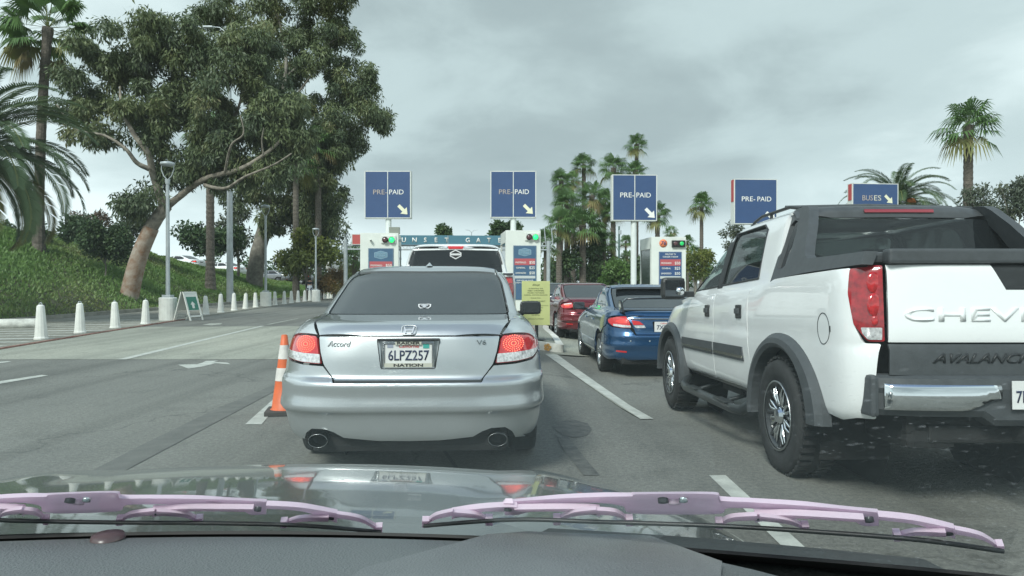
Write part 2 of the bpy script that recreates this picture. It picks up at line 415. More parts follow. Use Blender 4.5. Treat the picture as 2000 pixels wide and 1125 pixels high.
def wheel(parent, x, y, r, w, side, m_rim, spokes=10, rimr=.62, style='plain', dish=.03, lit=None):
    """side +1 right, -1 left; the wheel is a part, its tyre and rim sub-parts of the car"""
    e = bpy.data.objects.new('wheel', None); COL.objects.link(e); e.parent = parent; e.location = (x, y, r); e.empty_display_size = .1
    h = w / 2; s = side
    prof = [(r * rimr, -h * .9), (r * .82, -h), (r * .95, -h * .93), (r * .99, -h * .6), (r, -h * .3), (r, h * .3), (r * .99, h * .6), (r * .95, h * .93), (r * .82, h), (r * rimr, h * .9), (r * rimr * .95, h * .2), (r * rimr * .95, -h * .2), (r * rimr, -h * .9)]
    mb = MB(); mb.lathe([(a, b * s) for a, b in prof], axis='X', n=40)
    nt = 44 if r > .36 else 0
    for k in range(nt):
        a = 2 * pi * k / nt
        for j in (-1, 1): mb.box((j * h * .52, cos(a) * (r + .003), sin(a) * (r + .003)), (h * .62, .028, .018), rx=a - pi / 2 + .25 * j)
    mb.build('tyre', M_tyre, e)
    R2 = r * rimr
    rb = MB(); rb.lathe([(R2 * 1.02, h * .9 * s), (R2 * 1.03, h * .96 * s), (R2 * .96, h * .94 * s), (R2 * .92, h * .5 * s), (R2 * .9, -h * .7 * s)], axis='X', n=40)
    rb.lathe([(.0, (h * .9 - dish) * s), (R2 * .16, (h * .88 - dish) * s), (R2 * .2, (h * .7 - dish) * s), (R2 * .24, (h * .4) * s)], axis='X', n=20)
    for k in range(spokes):
        a = 2 * pi * k / spokes
        for da in ((-.11, .11) if style == 'twin' else (0,)):
            p0 = Vector(((h * .8 - dish) * s, cos(a) * R2 * .15, sin(a) * R2 * .15)); p1 = Vector(((h * .86 - dish * .2) * s, cos(a + da) * R2 * .95, sin(a + da) * R2 * .95))
            pm = (p0 + p1) / 2; pm.x += .006 * s; wd = R2 * (.07 if style == 'twin' else .11 if spokes > 7 else .17)
            rb.tube([p0, pm, p1], [wd, wd * .8, wd * .75], n=6)
    rb.build('rim', m_rim, e)
    db = MB(); db.lathe([(0, h * .1 * s), (R2 * .9, h * .1 * s)], axis='X', n=24); db.lathe([(R2 * .55, h * .3 * s), (R2 * .55, h * .34 * s), (R2 * .1, h * .34 * s)], axis='X', n=24)
    db.build('brake_disc', M_well, e)
    if style == 'offroad':
        cb = MB(); cb.lathe([(0, (h * 1.0) * s), (R2 * .2, (h * .98) * s), (R2 * .25, (h * .8) * s), (R2 * .26, (h * .3) * s)], axis='X', n=12, smooth=False)
        for k in range(8):
            a = 2 * pi * (k + .5) / 8
            for da in (-.16, .16):
                cb.tube([Vector((h * .75 * s, cos(a + da * .3) * R2 * .3, sin(a + da * .3) * R2 * .3)), Vector((h * .84 * s, cos(a + da) * R2 * .62, sin(a + da) * R2 * .62)), Vector((h * .82 * s, cos(a + da * .6) * R2 * .86, sin(a + da * .6) * R2 * .86))], [.012, .013, .006], n=5)
        cb.build('hub_cap', M_chrome, e)
        lp = MB(); lp.lathe([(R2 * 1.03, h * .9 * s), (R2 * 1.05, h * .99 * s), (R2 * 1.0, h * .98 * s)], axis='X', n=40); lp.build('rim_lip', M_alloy, e)
    return e
def well(parent, x, y, z, r, w, side):
    mb = MB(); n = 16; v = []
    for k in range(n + 1):
        a = radians(-25 + 230 * k / n)
        v += [(x, y + r * cos(a), z + r * sin(a)), (x - side * w, y + r * cos(a), z + r * sin(a))]
    mb.add(v, [(2 * k, 2 * k + 1, 2 * k + 3, 2 * k + 2) for k in range(n)]); b = [(x - side * w, y + r * cos(radians(360 * k / 20)), z + r * sin(radians(360 * k / 20))) for k in range(20)]
    mb.add(b, [tuple(range(20))]); return mb

# ------------------------------------------------------------------ licence plate
def plate(parent, loc, chars, rz=0., frame=None, top='California', rx=0., tint=(.62, .63, .60)):
    e = MB().box((0, 0, 0), (.305, .006, .155), bev=.002).build('licence_plate', mat('plate_white', (.70, .71, .69), .4, var=.05), parent)
    e.location = loc; e.rotation_euler = (rx, 0, rz)
    text('plate_number', chars, .092, mat('plate_blue', (.02, .03, .08), .5), e, (0, -.0045, -.012), w=.265 if len(chars) > 4 else None, ext=.0015, bold=.012)
    if top: text('plate_state', top, .034, mat('plate_red', (.6, .04, .03), .5), e, (0, -.0045, .052), w=.13, ext=.001, shear=.3)
    if frame:
        f = MB(); f.box((0, -.006, .076), (.335, .012, .018), bev=.003); f.box((0, -.006, -.078), (.335, .012, .02), bev=.003); f.box((-.161, -.006, 0), (.013, .012, .15), bev=.003); f.box((.161, -.006, 0), (.013, .012, .15), bev=.003)
        f.build('plate_frame', M_chrome, e)
        MB().box((0, -.013, .072), (.17, .003, .024)).build('frame_band', mat('frame_cream', (.5, .5, .42), .5), e)
        MB().box((0, -.013, -.072), (.31, .003, .026)).build('frame_band', mat('frame_cream', (.5, .5, .42), .5), e)
        text('frame_lettering', frame[0], .024, M_text_k, e, (0, -.0155, .072), w=.15, ext=.001, bold=.03)
        text('frame_lettering', frame[1], .026, M_text_k, e, (0, -.0155, -.072), w=.19, ext=.001, bold=.03)
        MB().box((.115, -.0045, .052), (.04, .002, .03)).build('registration_sticker', mat('sticker_teal', (.05, .35, .3), .5), e)
        MB().box((-.118, -.0045, .054), (.038, .002, .026)).build('registration_sticker', mat('sticker_grey', (.3, .33, .4), .5), e)
    return e

def project_text(L, name, s, size, m, parent, x, z, w, ext=.004, shear=0., bold=0., view=(0, -1, 0), lift=.001, sink=0., up=0.):
    """lettering laid on the skin of a car's rear face"""
    o = text(name, s, size, m, parent, (0, 0, 0), ext=ext, w=w, shear=shear, bold=bold); me = o.data
    D = Vector(view).normalized()
    for v in me.vertices:
        a, b, c = v.co
        q, n = L.cast(Vector((x + a, -9, z + b)), Vector((0, 1, 0)))
        v.co = q + n * (lift + c)
    o.location = (0, 0, 0); o.rotation_euler = (0, 0, 0); return o

M_embl = mat('emblem_metal', (.62, .63, .63), .35, .8)

M_badge = mat('badge_metal', (.22, .23, .235), .3, .9)

# ------------------------------------------------------------------ sedans
def sedan_loft(sc):
    dk = dict(zf=.84)
    A = [dict(z=.20, w=.70, yr=-.98, yf=3.55, n=3.4), dict(z=.25, w=.845, yr=-1.03, yf=3.62, n=3.4), dict(z=.33, w=.895, yr=-1.09, yf=3.68, n=3.6),
         dict(z=.465, w=.908, yr=-1.118, yf=3.75, n=4), dict(z=.515, w=.924, yr=-1.148, yf=3.76, n=4.4), dict(z=.60, w=.919, yr=-1.142, yf=3.78, n=4.2), dict(z=.675, w=.918, yr=-1.15, yf=3.78, n=4.2), dict(z=.705, w=.915, yr=-1.125, yf=3.77, n=4.2),
         dict(z=.725, w=.913, yr=-1.10, yf=3.76, n=4), dict(z=.84, w=.905, yr=-1.085, yf=3.70, n=3.8, zf=.76), dict(z=.95, w=.885, yr=-1.06, yf=3.6, n=3.6, zf=.80), dict(z=.99, w=.868, yr=-1.045, yf=3.5, n=3.5, **dk),
         dict(z=1.035, w=.838, yr=-1.01, yf=3.4, n=3.4, zf=.86), dict(z=1.068, w=.80, yr=-.93, yf=3.2, n=3.5, zf=.885), dict(z=1.085, w=.77, yr=-.7, yf=2.95, n=3.6, zf=.93), dict(z=1.10, w=.755, yr=-.42, yf=2.72, n=5, zf=.98, Lr=.6)]
    B = [dict(z=1.10, w=.755, yr=-.42, yf=2.72, n=5, zf=.98, Lr=.6, nf=3), dict(z=1.24, w=.728, yr=-.06, yf=2.25, n=5, Lr=.6, nf=3), dict(z=1.37, w=.69, yr=.28, yf=1.86, n=5, Lr=.55, nf=3), dict(z=1.435, w=.645, yr=.50, yf=1.62, n=4.6, Lr=.5, nf=3, Lf=.8),
         dict(z=1.466, w=.57, yr=.62, yf=1.5, n=4, Lr=.4, nf=3, Lf=.6), dict(z=1.484, w=.40, yr=.8, yf=1.35, n=3, Lr=.25, Lf=.25), dict(z=1.49, w=.03, yr=1.02, yf=1.12, n=2.5, Lr=.04, Lf=.04)]
    return Loft([A, B], sc)
def sedan(name, label, style, paint, loc, rz, h=.055, group=None):
    sc = {'silver': (1, 1, 1), 'blue': (.955, .945, .975), 'red': (.985, .98, 1.0)}[style]
    L = sedan_loft(sc); c = empty(name, loc, rz, label, 'car', group); P = lambda *a, **k: panel(L, *a, **k)
    gl = M_glass
    # trunk lid
    def gb(x, dy): sn = (abs(x) / .755) ** 2.5; return ('T', x, -.42 + .6 * (1 - (1 - sn * sn) ** .2) + dy)
    if style == 'silver':
        lidb = [('R', .578, .88), ('R', .552, .80), ('R', .502, .735), ('R', .474, .703)]; li = .597
    elif style == 'blue':
        lidb = [('R', .52, .86), ('R', .46, .70)]; li = .60
    else:
        lidb = [('R', .57, .88), ('R', .50, .72)]; li = .60
    top_z = .985
    top = [('R', -li, top_z), ('R', -.3, top_z), ('R', 0, top_z), ('R', .3, top_z), ('R', li, top_z), ('T', .66, -.8)] + [gb(x, -.028) for x in (.665, .62, .55, .45, .3, .1, -.1, -.3, -.45, -.55, -.62, -.665)] + [('T', -.66, -.8)]
    P('trunk_lid', (0, -1, 1), top, paint, c, h=h * .6)
    face = [('R', -li, top_z - .004), ('R', li, top_z - .004)] + lidb + mir(lidb)
    rec = [('R', -.205, .967), ('R', .205, .967), ('R', .175, .775), ('R', -.175, .775)]
    P('trunk_lid_face', (0, -1, 0), face, paint, c, h=h * .7, holes=[rec] if style == 'silver' else [[('R', -.19, .90), ('R', .19, .90), ('R', .17, .74), ('R', -.17, .74)]], rc=.012, fl=.03)
    # lamps
    lamp_o = {'silver': [('R', .607, .982), ('R', .70, .985), ('R', .79, .975), ('S', -.72, .955), ('S', -.66, .93), ('S', -.72, .865), ('R', .82, .822), ('R', .70, .806), ('R', .565, .80)],
              'blue': [('R', .60, .985), ('R', .72, .975), ('R', .80, .955), ('S', -.70, .92), ('S', -.74, .88), ('R', .80, .82), ('R', .66, .80), ('R', .53, .80), ('R', .54, .86), ('R', .565, .93)],
              'red': [('R', .605, .98), ('R', .72, .97), ('R', .80, .95), ('S', -.68, .90), ('S', -.75, .85), ('R', .80, .82), ('R', .68, .83), ('R', .58, .86)]}[style]
    ll = P('tail_light', ('W', .4), lamp_o, M_lampred if style != 'silver' else mat('lamp_red_silver', (.36, .012, .018), .1, coat=1., emit=(1, .05, .05), es=.10, var=.25, scale=40), c, h=h * .6, gap=.004, mirror=True, rc=.02, off=.002)
    clear_o = {'silver': [('R', .577, .868), ('R', .70, .872), ('R', .80, .878), ('S', -.69, .885), ('S', -.715, .868), ('R', .82, .826), ('R', .70, .81), ('R', .569, .805)],
               'blue': [('R', .535, .842), ('R', .66, .85), ('R', .79, .862), ('R', .80, .826), ('R', .66, .806), ('R', .532, .806)],
               'red': [('R', .62, .965), ('R', .72, .955), ('R', .80, .94), ('R', .80, .91), ('R', .70, .925), ('R', .62, .93)]}[style]
    for lo, sd in zip(ll, (1, -1)):
        P('clear_lens', ('W', .4), clear_o, M_clear, lo, h=h * .6, gap=.003, mirror=True if sd > 0 else 'left', both=False, off=.006, rc=.008, fl=.006)
        if style == 'silver':
            mb = MB(); 
            for ring in range(1, 5):
                for k in range(6 + ring * 5):
                    a = 2 * pi * k / (6 + ring * 5) + ring * .3; x, z = .685 + ring * .017 * cos(a), .925 + ring * .0125 * sin(a)
                    q, n = L.cast(Vector((x, -9, z)), Vector((0, 1, 0))); q = q + n * .009; mb.box((q.x * sd, q.y, q.z), (.0042, .003, .0042))
            mb.build('lamp_leds', M_led, lo)
        elif style == 'red':
            P('lit_lens', ('W', .4), [('R', .66, .925), ('R', .78, .915), ('R', .79, .885), ('R', .70, .88)], M_lamplit, lo, h=h, mirror=True if sd > 0 else 'left', both=False, off=.006, fl=.005)
        else:
            P('lit_lens', ('W', .4), [('R', .59, .93), ('R', .70, .925), ('R', .76, .90), ('R', .70, .875), ('R', .59, .875)], mat('lamp_dim_lit', (.6, .03, .03), .2, emit=(1, .06, .04), es=.5), lo, h=h, mirror=True if sd > 0 else 'left', both=False, off=.006, fl=.005)
            P('inner_lens', (0, -1, 0), [('R', .525, .925), ('R', .40, .905), ('R', .33, .85), ('R', .50, .845)], M_lampred, lo, h=h, mirror=True if sd > 0 else 'left', both=False, off=.01, fl=.012)
            P('inner_clear_lens', (0, -1, 0), [('R', .50, .841), ('R', .325, .846), ('R', .30, .80), ('R', .46, .80)], M_clear, lo, h=h, mirror=True if sd > 0 else 'left', both=False, off=.01, fl=.012)
    # rear bumper, wrapped round the corners
    half = [('R', .474, .692), ('R', .505, .735), ('R', .555, .792), ('R', .70, .797), ('R', .82, .812), ('S', -.72, .855), ('S', -.655, .80), ('S', -.56, .80)] + [('S', y, z) for y, z in ((-.47, .70), (-.40, .56), (-.375, .44), (-.36, .34), (-.40, .27))] + [('S', -.7, .275), ('S', -.88, .30)]
    half += [('R', .78, .27), ('R', .70, .29), ('R', .675, .345), ('R', .63, .378), ('R', .54, .38), ('R', .48, .36), ('R', .42, .325), ('R', .2, .303)] if style == 'silver' else [('R', .7, .28), ('R', .3, .30)]
    P('rear_bumper', ('W', .4), half + [('R', 0, .30)] + mir2(half), paint, c, h=h * .7, fl=.03)
    if style != 'silver':
        P('reflector', ('W', .4), [('R', .60, .44), ('R', .76, .45), ('R', .76, .42), ('R', .60, .41)], M_lampred, c, h=h, mirror=True, off=.004, fl=.005)
    # rear quarter up to the roof
    q = [('R', li + .012, .988), ('R', .72, .992), ('R', .80, .981), ('S', -.72, .962), ('S', -.648, .93), ('S', -.655, .84), ('S', -.62, .806), ('S', -.55, .806)]
    q += [('S', y, z) for y, z in ((-.44, .66), (-.30, .69), (-.1, .735), (.1, .725), (.26, .65), (.36, .50), (.37, .40))][1:]
    q += [('S', .42, .40), ('S', .50, .6), ('S', .50, .9), ('S', .40, 1.045), ('S', .12, 1.10), ('S', .22, 1.19), ('S', .34, 1.33), ('S', .55, 1.415), ('T', .59, .75), ('T', .602, .50), ('T', .643, .28), ('T', .666, -.05), ('T', .680, -.28), ('T', .672, -.44), ('T', .668, -.8)]
    P('rear_quarter', (1, -.9, .9), q, paint, c, h=h * .7, mirror=True, fl=.02)
    # side skins
    P('rear_door', (1, 0, .25), [('S', .50, .6), ('S', .50, .9), ('S', .41, 1.045), ('S', 1.32, 1.035), ('S', 1.32, .30), ('S', .60, .30), ('S', .47, .44)], paint, c, h=h, mirror=True)
    P('front_door', (1, 0, .25), [('S', 1.325, 1.035), ('S', 1.325, .30), ('S', 2.32, .30), ('S', 2.42, .6), ('S', 2.40, .98), ('S', 2.3, 1.02)], paint, c, h=h, mirror=True)
    P('sill', (1, 0, 0), [('S', .40, .295), ('S', 2.38, .295), ('S', 2.38, .235), ('S', .36, .235)], paint, c, h=h, mirror=True)
    P('front_fender', (1, .2, .5), [('S', 2.325, .295), ('S', 2.425, .6), ('S', 2.405, .98), ('S', 2.6, .965), ('S', 3.1, .90), ('S', 3.35, .82), ('S', 3.40, .6), ('S', 3.2, .55)] + [('S', 2.8 + .39 * cos(radians(a)), .33 + .39 * sin(radians(a))) for a in (30, 55, 80, 105, 130, 155, 175)] + [('S', 2.4, .3)], paint, c, h=h, mirror=True)
    P('bonnet', (0, .3, 1), [('T', -.62, 2.85), ('T', .62, 2.85), ('T', .66, 3.2), ('T', .55, 3.52), ('T', 0, 3.62), ('T', -.55, 3.52), ('T', -.66, 3.2)], paint, c, h=h * 1.5)
    P('front_bumper', ('V', 2.4), [('S', 3.24, .54), ('S', 3.40, .60), ('F', .8, .64), ('F', .5, .70), ('F', 0, .72), ('F', -.5, .70), ('F', -.8, .64), ('L', 3.40, .60), ('L', 3.24, .54), ('L', 3.20, .28), ('F', -.7, .24), ('F', 0, .24), ('F', .7, .24), ('S', 3.20, .28)], paint, c, h=h * 1.5)
    P('windscreen', (0, .8, 1), [('T', -.60, 2.62), ('T', 0, 2.68), ('T', .60, 2.62), ('T', .50, 1.78), ('T', 0, 1.72), ('T', -.50, 1.78)], gl, c, h=h * 1.6, off=-.004)
    w0 = [('S', .17, 1.105), ('S', 1.27, 1.085), ('S', 1.27, 1.375), ('S', .62, 1.368), ('S', .36, 1.275)]
    w1 = [('S', 1.36, 1.08), ('S', 2.26, 1.06), ('S', 1.85, 1.31), ('S', 1.60, 1.372), ('S', 1.36, 1.376)]
    P('door_frames', (1, 0, .5), [('S', .40, 1.05), ('S', 1.3, 1.04), ('S', 2.42, 1.005), ('S', 2.46, 1.02), ('S', 2.0, 1.28), ('S', 1.72, 1.395), ('S', 1.3, 1.42), ('S', .56, 1.418), ('S', .35, 1.325), ('S', .225, 1.19), ('S', .125, 1.10)], paint, c, h=h, mirror=True, holes=[w0, w1], hrc=.03)
    P('rear_side_window', (1, 0, .5), w0, gl, c, h=h, mirror=True, off=-.008, gap=-.012, rc=.02)
    P('front_side_window', (1, 0, .5), w1, gl, c, h=h, mirror=True, off=-.008, gap=-.012, rc=.02)
    for sd in (1, -1):
        for yy in (.78, 1.72): MB().box((.89 * sd * sc[0], yy * sc[1], .865 * sc[2]), (.05, .17, .03), bev=.01).build('door_handle', paint, c)
    P('roof', (0, 0, 1), [('T', -.59, .53), ('T', -.25, .50), ('T', 0, .49), ('T', .25, .50), ('T', .59, .53), ('T', .585, .78), ('T', .58, 1.3), ('T', .53, 1.70), ('T', .25, 1.66), ('T', 0, 1.65), ('T', -.25, 1.66), ('T', -.53, 1.70), ('T', -.58, 1.3), ('T', -.585, .78)], paint, c, h=h * 1.1)
    P('rear_window', (0, -.8, 1), [gb(x, .006) for x in (-.668, -.62, -.55, -.45, -.3, -.1, .1, .3, .45, .55, .62, .668)] + [('T', .655, -.05), ('T', .632, .28), ('T', .594, .48), ('T', .25, .455), ('T', 0, .445), ('T', -.25, .455), ('T', -.594, .48), ('T', -.632, .28), ('T', -.655, -.05)], gl, c, h=h, off=-.003, gap=.004, rc=.03)
    # mirrors
    for sd in (1, -1):
        m = MB(); m.box((sd * 1.0 * sc[0], 2.12 * sc[1], 1.06 * sc[2]), (.23, .10, .145), bev=.04); m.box((sd * .87 * sc[0], 2.16 * sc[1], 1.0 * sc[2]), (.12, .05, .05), bev=.012)
        mo = m.build('door_mirror', M_black, c); MB().box((sd * 1.0 * sc[0], 2.066 * sc[1], 1.062 * sc[2]), (.19, .004, .11), bev=.0015).build('mirror_glass', mat('mirror_glass', (.10, .11, .12), .03, .9), mo)
    # underside and wheels
    u = MB(); u.box((0, 1.3 * sc[1], .36), (1.30, 4.6 * sc[1], .30), bev=.05); u.box((0, -.76, .335), (1.0, .28, .15), bev=.03); u.box((0, -.93 * sc[1], .50), (1.0, .16, .30)); u.box((0, -.99 * sc[1], .86), (.78, .03, .2)); u.build('underbody', M_under, c)
    for sd in (1, -1):
        wl = well(c, sd * .875 * sc[0], 0, .33, .38, .3, sd); w2 = well(c, sd * .875 * sc[0], 2.8 * sc[1], .33, .38, .3, sd); wl.build('wheel_housing', M_well, c); w2.build('wheel_housing', M_well, c)
    rimm = M_alloy
    for yy in (0, 2.8 * sc[1]):
        for sd in (1, -1): wheel(c, sd * .79 * sc[0], yy, .325, .215, sd, rimm, spokes=5 if style != 'red' else 10, style='twin' if style == 'blue' else 'plain', rimr=.66)
    # rear dressing
    if style == 'silver':
        rb = MB(); zt = lambda x, y, z: (x, y, z)
        a = [(-.203, .965), (.203, .965), (.173, .777), (-.173, .777)]; b = [(-.185, .95), (.185, .95), (.168, .785), (-.168, .785)]
        yo = [L.P('R', p[0], p[1]).y + .004 for p in a]
        va = [(p[0], y, p[1]) for p, y in zip(a, yo)]; vb = [(p[0], -1.045, p[1]) for p in b]
        rb.add(va + vb, [(0, 1, 5, 4), (1, 2, 6, 5), (2, 3, 7, 6), (3, 0, 4, 7), (4, 5, 6, 7)]); rb.build('plate_recess', paint, c)
        plate(c, (0, -1.062, .868), '6LPZ257', frame=('RAIDER', 'NATION'))
        # lid garnish and lamps over the plate
        g = MB(); g.box((0, -1.070, .962), (.40, .03, .014), bev=.004); g.build('plate_lamp_bar', M_black, c)
        # emblem: rounded frame with a letter H
        q, n = L.cast(Vector((0, -9, 1.025)), Vector((0, 1, 0)))
        em = empty('trunk_emblem', (0, q.y - .006, 1.022)); em.parent = c; em.rotation_euler = (radians(-38), 0, 0)
        fr = MB(); o_ = []
        for k in range(28):
            t = 2 * pi * k / 28; x = abs(cos(t)) ** .5 * (1 if cos(t) > 0 else -1) * .047; z = abs(sin(t)) ** .5 * (1 if sin(t) > 0 else -1) * .037; o_.append(Vector((x * (1 + z * 1.4), 0, z)))
        fr.tube(o_ + [o_[0], o_[1]], .0045, n=6, cap=False); fr.build('emblem_ring', M_embl, em)
        hb = MB()
        for s_ in (-1, 1): hb.add([(s_ * .027, -.004, .026), (s_ * .037, -.004, .026), (s_ * .026, -.004, -.027), (s_ * .015, -.004, -.027), (s_ * .027, .006, .026), (s_ * .037, .006, .026), (s_ * .026, .006, -.027), (s_ * .015, .006, -.027)], [(0, 1, 2, 3), (4, 5, 6, 7), (0, 1, 5, 4), (1, 2, 6, 5), (2, 3, 7, 6), (3, 0, 4, 7)])
        hb.box((0, 0, -.002), (.05, .009, .010)); hb.build('emblem_letter', M_embl, em)
        project_text(L, 'name_badge', 'Accord', .052, M_badge, c, -.455, .932, .155, ext=.006, shear=.35)
        project_text(L, 'engine_badge', 'V6', .042, M_badge, c, .475, .938, .062, ext=.006)
        # window sticker
        q, n = L.cast(Vector((.04, -9, 1.15)), Vector((0, 1, 0)))
        st = MB(); P2 = [(-.05, .026), (-.03, .031), (0, .028), (.03, .031), (.05, .026), (.046, -.004), (.028, -.026), (0, -.036), (-.028, -.026), (-.046, -.004)]
        st.prism(P2, lambda a, b: (a, 0, b), (0, .002, 0)); so_ = st.build('window_sticker', mat('sticker_white', (.7, .7, .7), .5), c)
        so_.location = q + n * .004; so_.rotation_euler = (-radians(52), 0, 0)
        st = MB(); st.prism([(a * .8, b * .74) for a, b in P2], lambda a, b: (a, 0, b), (0, .001, 0)); s2 = st.build('sticker_field', M_text_k, so_); s2.location = (0, -.0015, 0)
        st = MB(); st.lathe([(0, 0), (.014, 0), (.014, .001)], c=(0, -.003, -.004), axis='Y', n=14); st.box((0, -.003, .012), (.05, .001, .008)); st.box((0, -.003, -.006), (.06, .001, .005), ry=.5); st.box((0, -.003, -.006), (.06, .001, .005), ry=-.5); st.build('sticker_mark', mat('sticker_grey2', (.5, .52, .54), .5), so_)
        # stop lamp glow row inside the glass and roof aerial
        sf = MB(); q = L.P('T', 0, .78); sf.add([(-.03, .70, q.z), (.03, .70, q.z), (0, .66, q.z), (0, .74, q.z + .035), (-.02, .84, q.z), (.02, .84, q.z)], [(0, 2, 3), (2, 1, 3), (0, 3, 4), (1, 5, 3), (3, 5, 4), (0, 4, 5, 1, 2)]); sf.build('roof_aerial', paint, c)
        for s_ in (-1, 1):
            ex = MB(); ex.lathe([(.066, .16), (.066, -.008), (.0645, -.012), (.062, -.008), (.060, .16)], c=(s_ * .58, -1.085, .312), axis='Y', n=28, sx=.95, sy=.66); ex.build('exhaust_tip', mat('exhaust_steel', (.30, .31, .31), .25, 1.), c)
            MB().lathe([(0, 0), (.058, 0)], c=(s_ * .58, -.99, .312), axis='Y', n=20, sy=.66).build('exhaust_bore', M_well, c)
        P('bumper_valance', ('W', .4), [('R', -.68, .27), ('R', -.675, .347), ('R', -.63, .382), ('R', -.54, .384), ('R', -.48, .364), ('R', -.42, .33), ('R', -.2, .308), ('R', 0, .305), ('R', .2, .308), ('R', .42, .33), ('R', .48, .364), ('R', .54, .384), ('R', .63, .382), ('R', .675, .347), ('R', .68, .27), ('R', .4, .25), ('R', 0, .245), ('R', -.4, .25)], M_under, c, h=h, off=-.045, fl=.01)
    elif style == 'blue':
        pl = plate(c, (0, L.P('R', 0, .82).y - .003 + .02, .82 * sc[2]), '7XDA', top='California')
        bar = MB()
        pts = [L.P('R', x, .945) - Vector((0, .008, 0)) for x in np.linspace(-.56, .56, 13)]; bar.tube(pts, .012, n=6); bar.build('chrome_strip', M_chrome, c)
        # tall rear wing on two stalks, and the roof visor over the glass
        wg = MB(); prof = [(-.07, .0), (-.055, .016), (.0, .022), (.06, .012), (.085, -.004), (.03, -.010), (-.04, -.012)]
        n = 26; V = []; Fq = []
        for k in range(n + 1):
            t = -1 + 2 * k / n; x = t * .66; zc = 1.235 - .02 * abs(t) ** 2; yc = -.93 + .10 * t * t
            if abs(t) > .9: zc -= (abs(t) - .9) * 1.7
            for a, b in prof: V.append((x, yc + a, zc + b))
        m_ = len(prof)
        for k in range(n):
            for j in range(m_): Fq.append((k * m_ + j, k * m_ + (j + 1) % m_, (k + 1) * m_ + (j + 1) % m_, (k + 1) * m_ + j))
        Fq += [tuple(range(m_)), tuple(n * m_ + j for j in range(m_))]; wg.add(V, Fq, True)
        for s_ in (-1, 1): wg.add([(s_ * .66, -.89, 1.19), (s_ * .63, -.89, 1.19), (s_ * .60, -.93, 1.02), (s_ * .64, -.93, 1.02), (s_ * .66, -.76, 1.20), (s_ * .63, -.76, 1.20), (s_ * .60, -.66, 1.04), (s_ * .64, -.66, 1.04)], [(0, 1, 2, 3), (4, 5, 6, 7), (0, 1, 5, 4), (1, 2, 6, 5), (2, 3, 7, 6), (3, 0, 4, 7)])
        wg.box((0, -.80, 1.045), (1.24, .12, .02), bev=.006)
        wg.build('rear_wing', mat('gloss_black', (.012, .014, .018), .12, coat=1.), c)
        vs = MB(); a = [L.P('T', x, y) + Vector((0, 0, .02)) for y in (.46,) for x in np.linspace(-.52, .52, 11)]; b = [Vector((x, .22, 1.395)) for x in np.linspace(-.55, .55, 11)]
        vs.add(a + b + [p - Vector((0, 0, .012)) for p in a + b], [(k, k + 1, 12 + k, 11 + k) for k in range(10)] + [(22 + k, 23 + k, 34 + k, 33 + k) for k in range(10)] + [(11 + k, 12 + k, 34 + k, 33 + k) for k in range(10)], True)
        vs.build('window_visor', mat('gloss_black', (.012, .014, .018), .12, coat=1.), c)
        text('model_badge', 'HYBRID', .035, M_chrome, c, (-.37, L.P('R', -.37, 1.0).y - .012, .985 * sc[2]), w=.13, ext=.003)
        for x in (-.55, -.25, .25, .55):
            q = L.P('R', x, .60); MB().lathe([(0, -.006), (.012, -.006), (.012, .01)], c=q, axis='Y', n=10).build('parking_sensor', M_alloy, c)
    else:
        plate(c, (0, L.P('R', 0, .82).y - .002, .82), '8KLR902')
    return c
def mir2(half): return [({'R': 'R', 'S': 'L', 'T': 'T'}[p[0]], (-p[1] if p[0] in 'RT' else p[1]), p[2]) for p in reversed(half)]

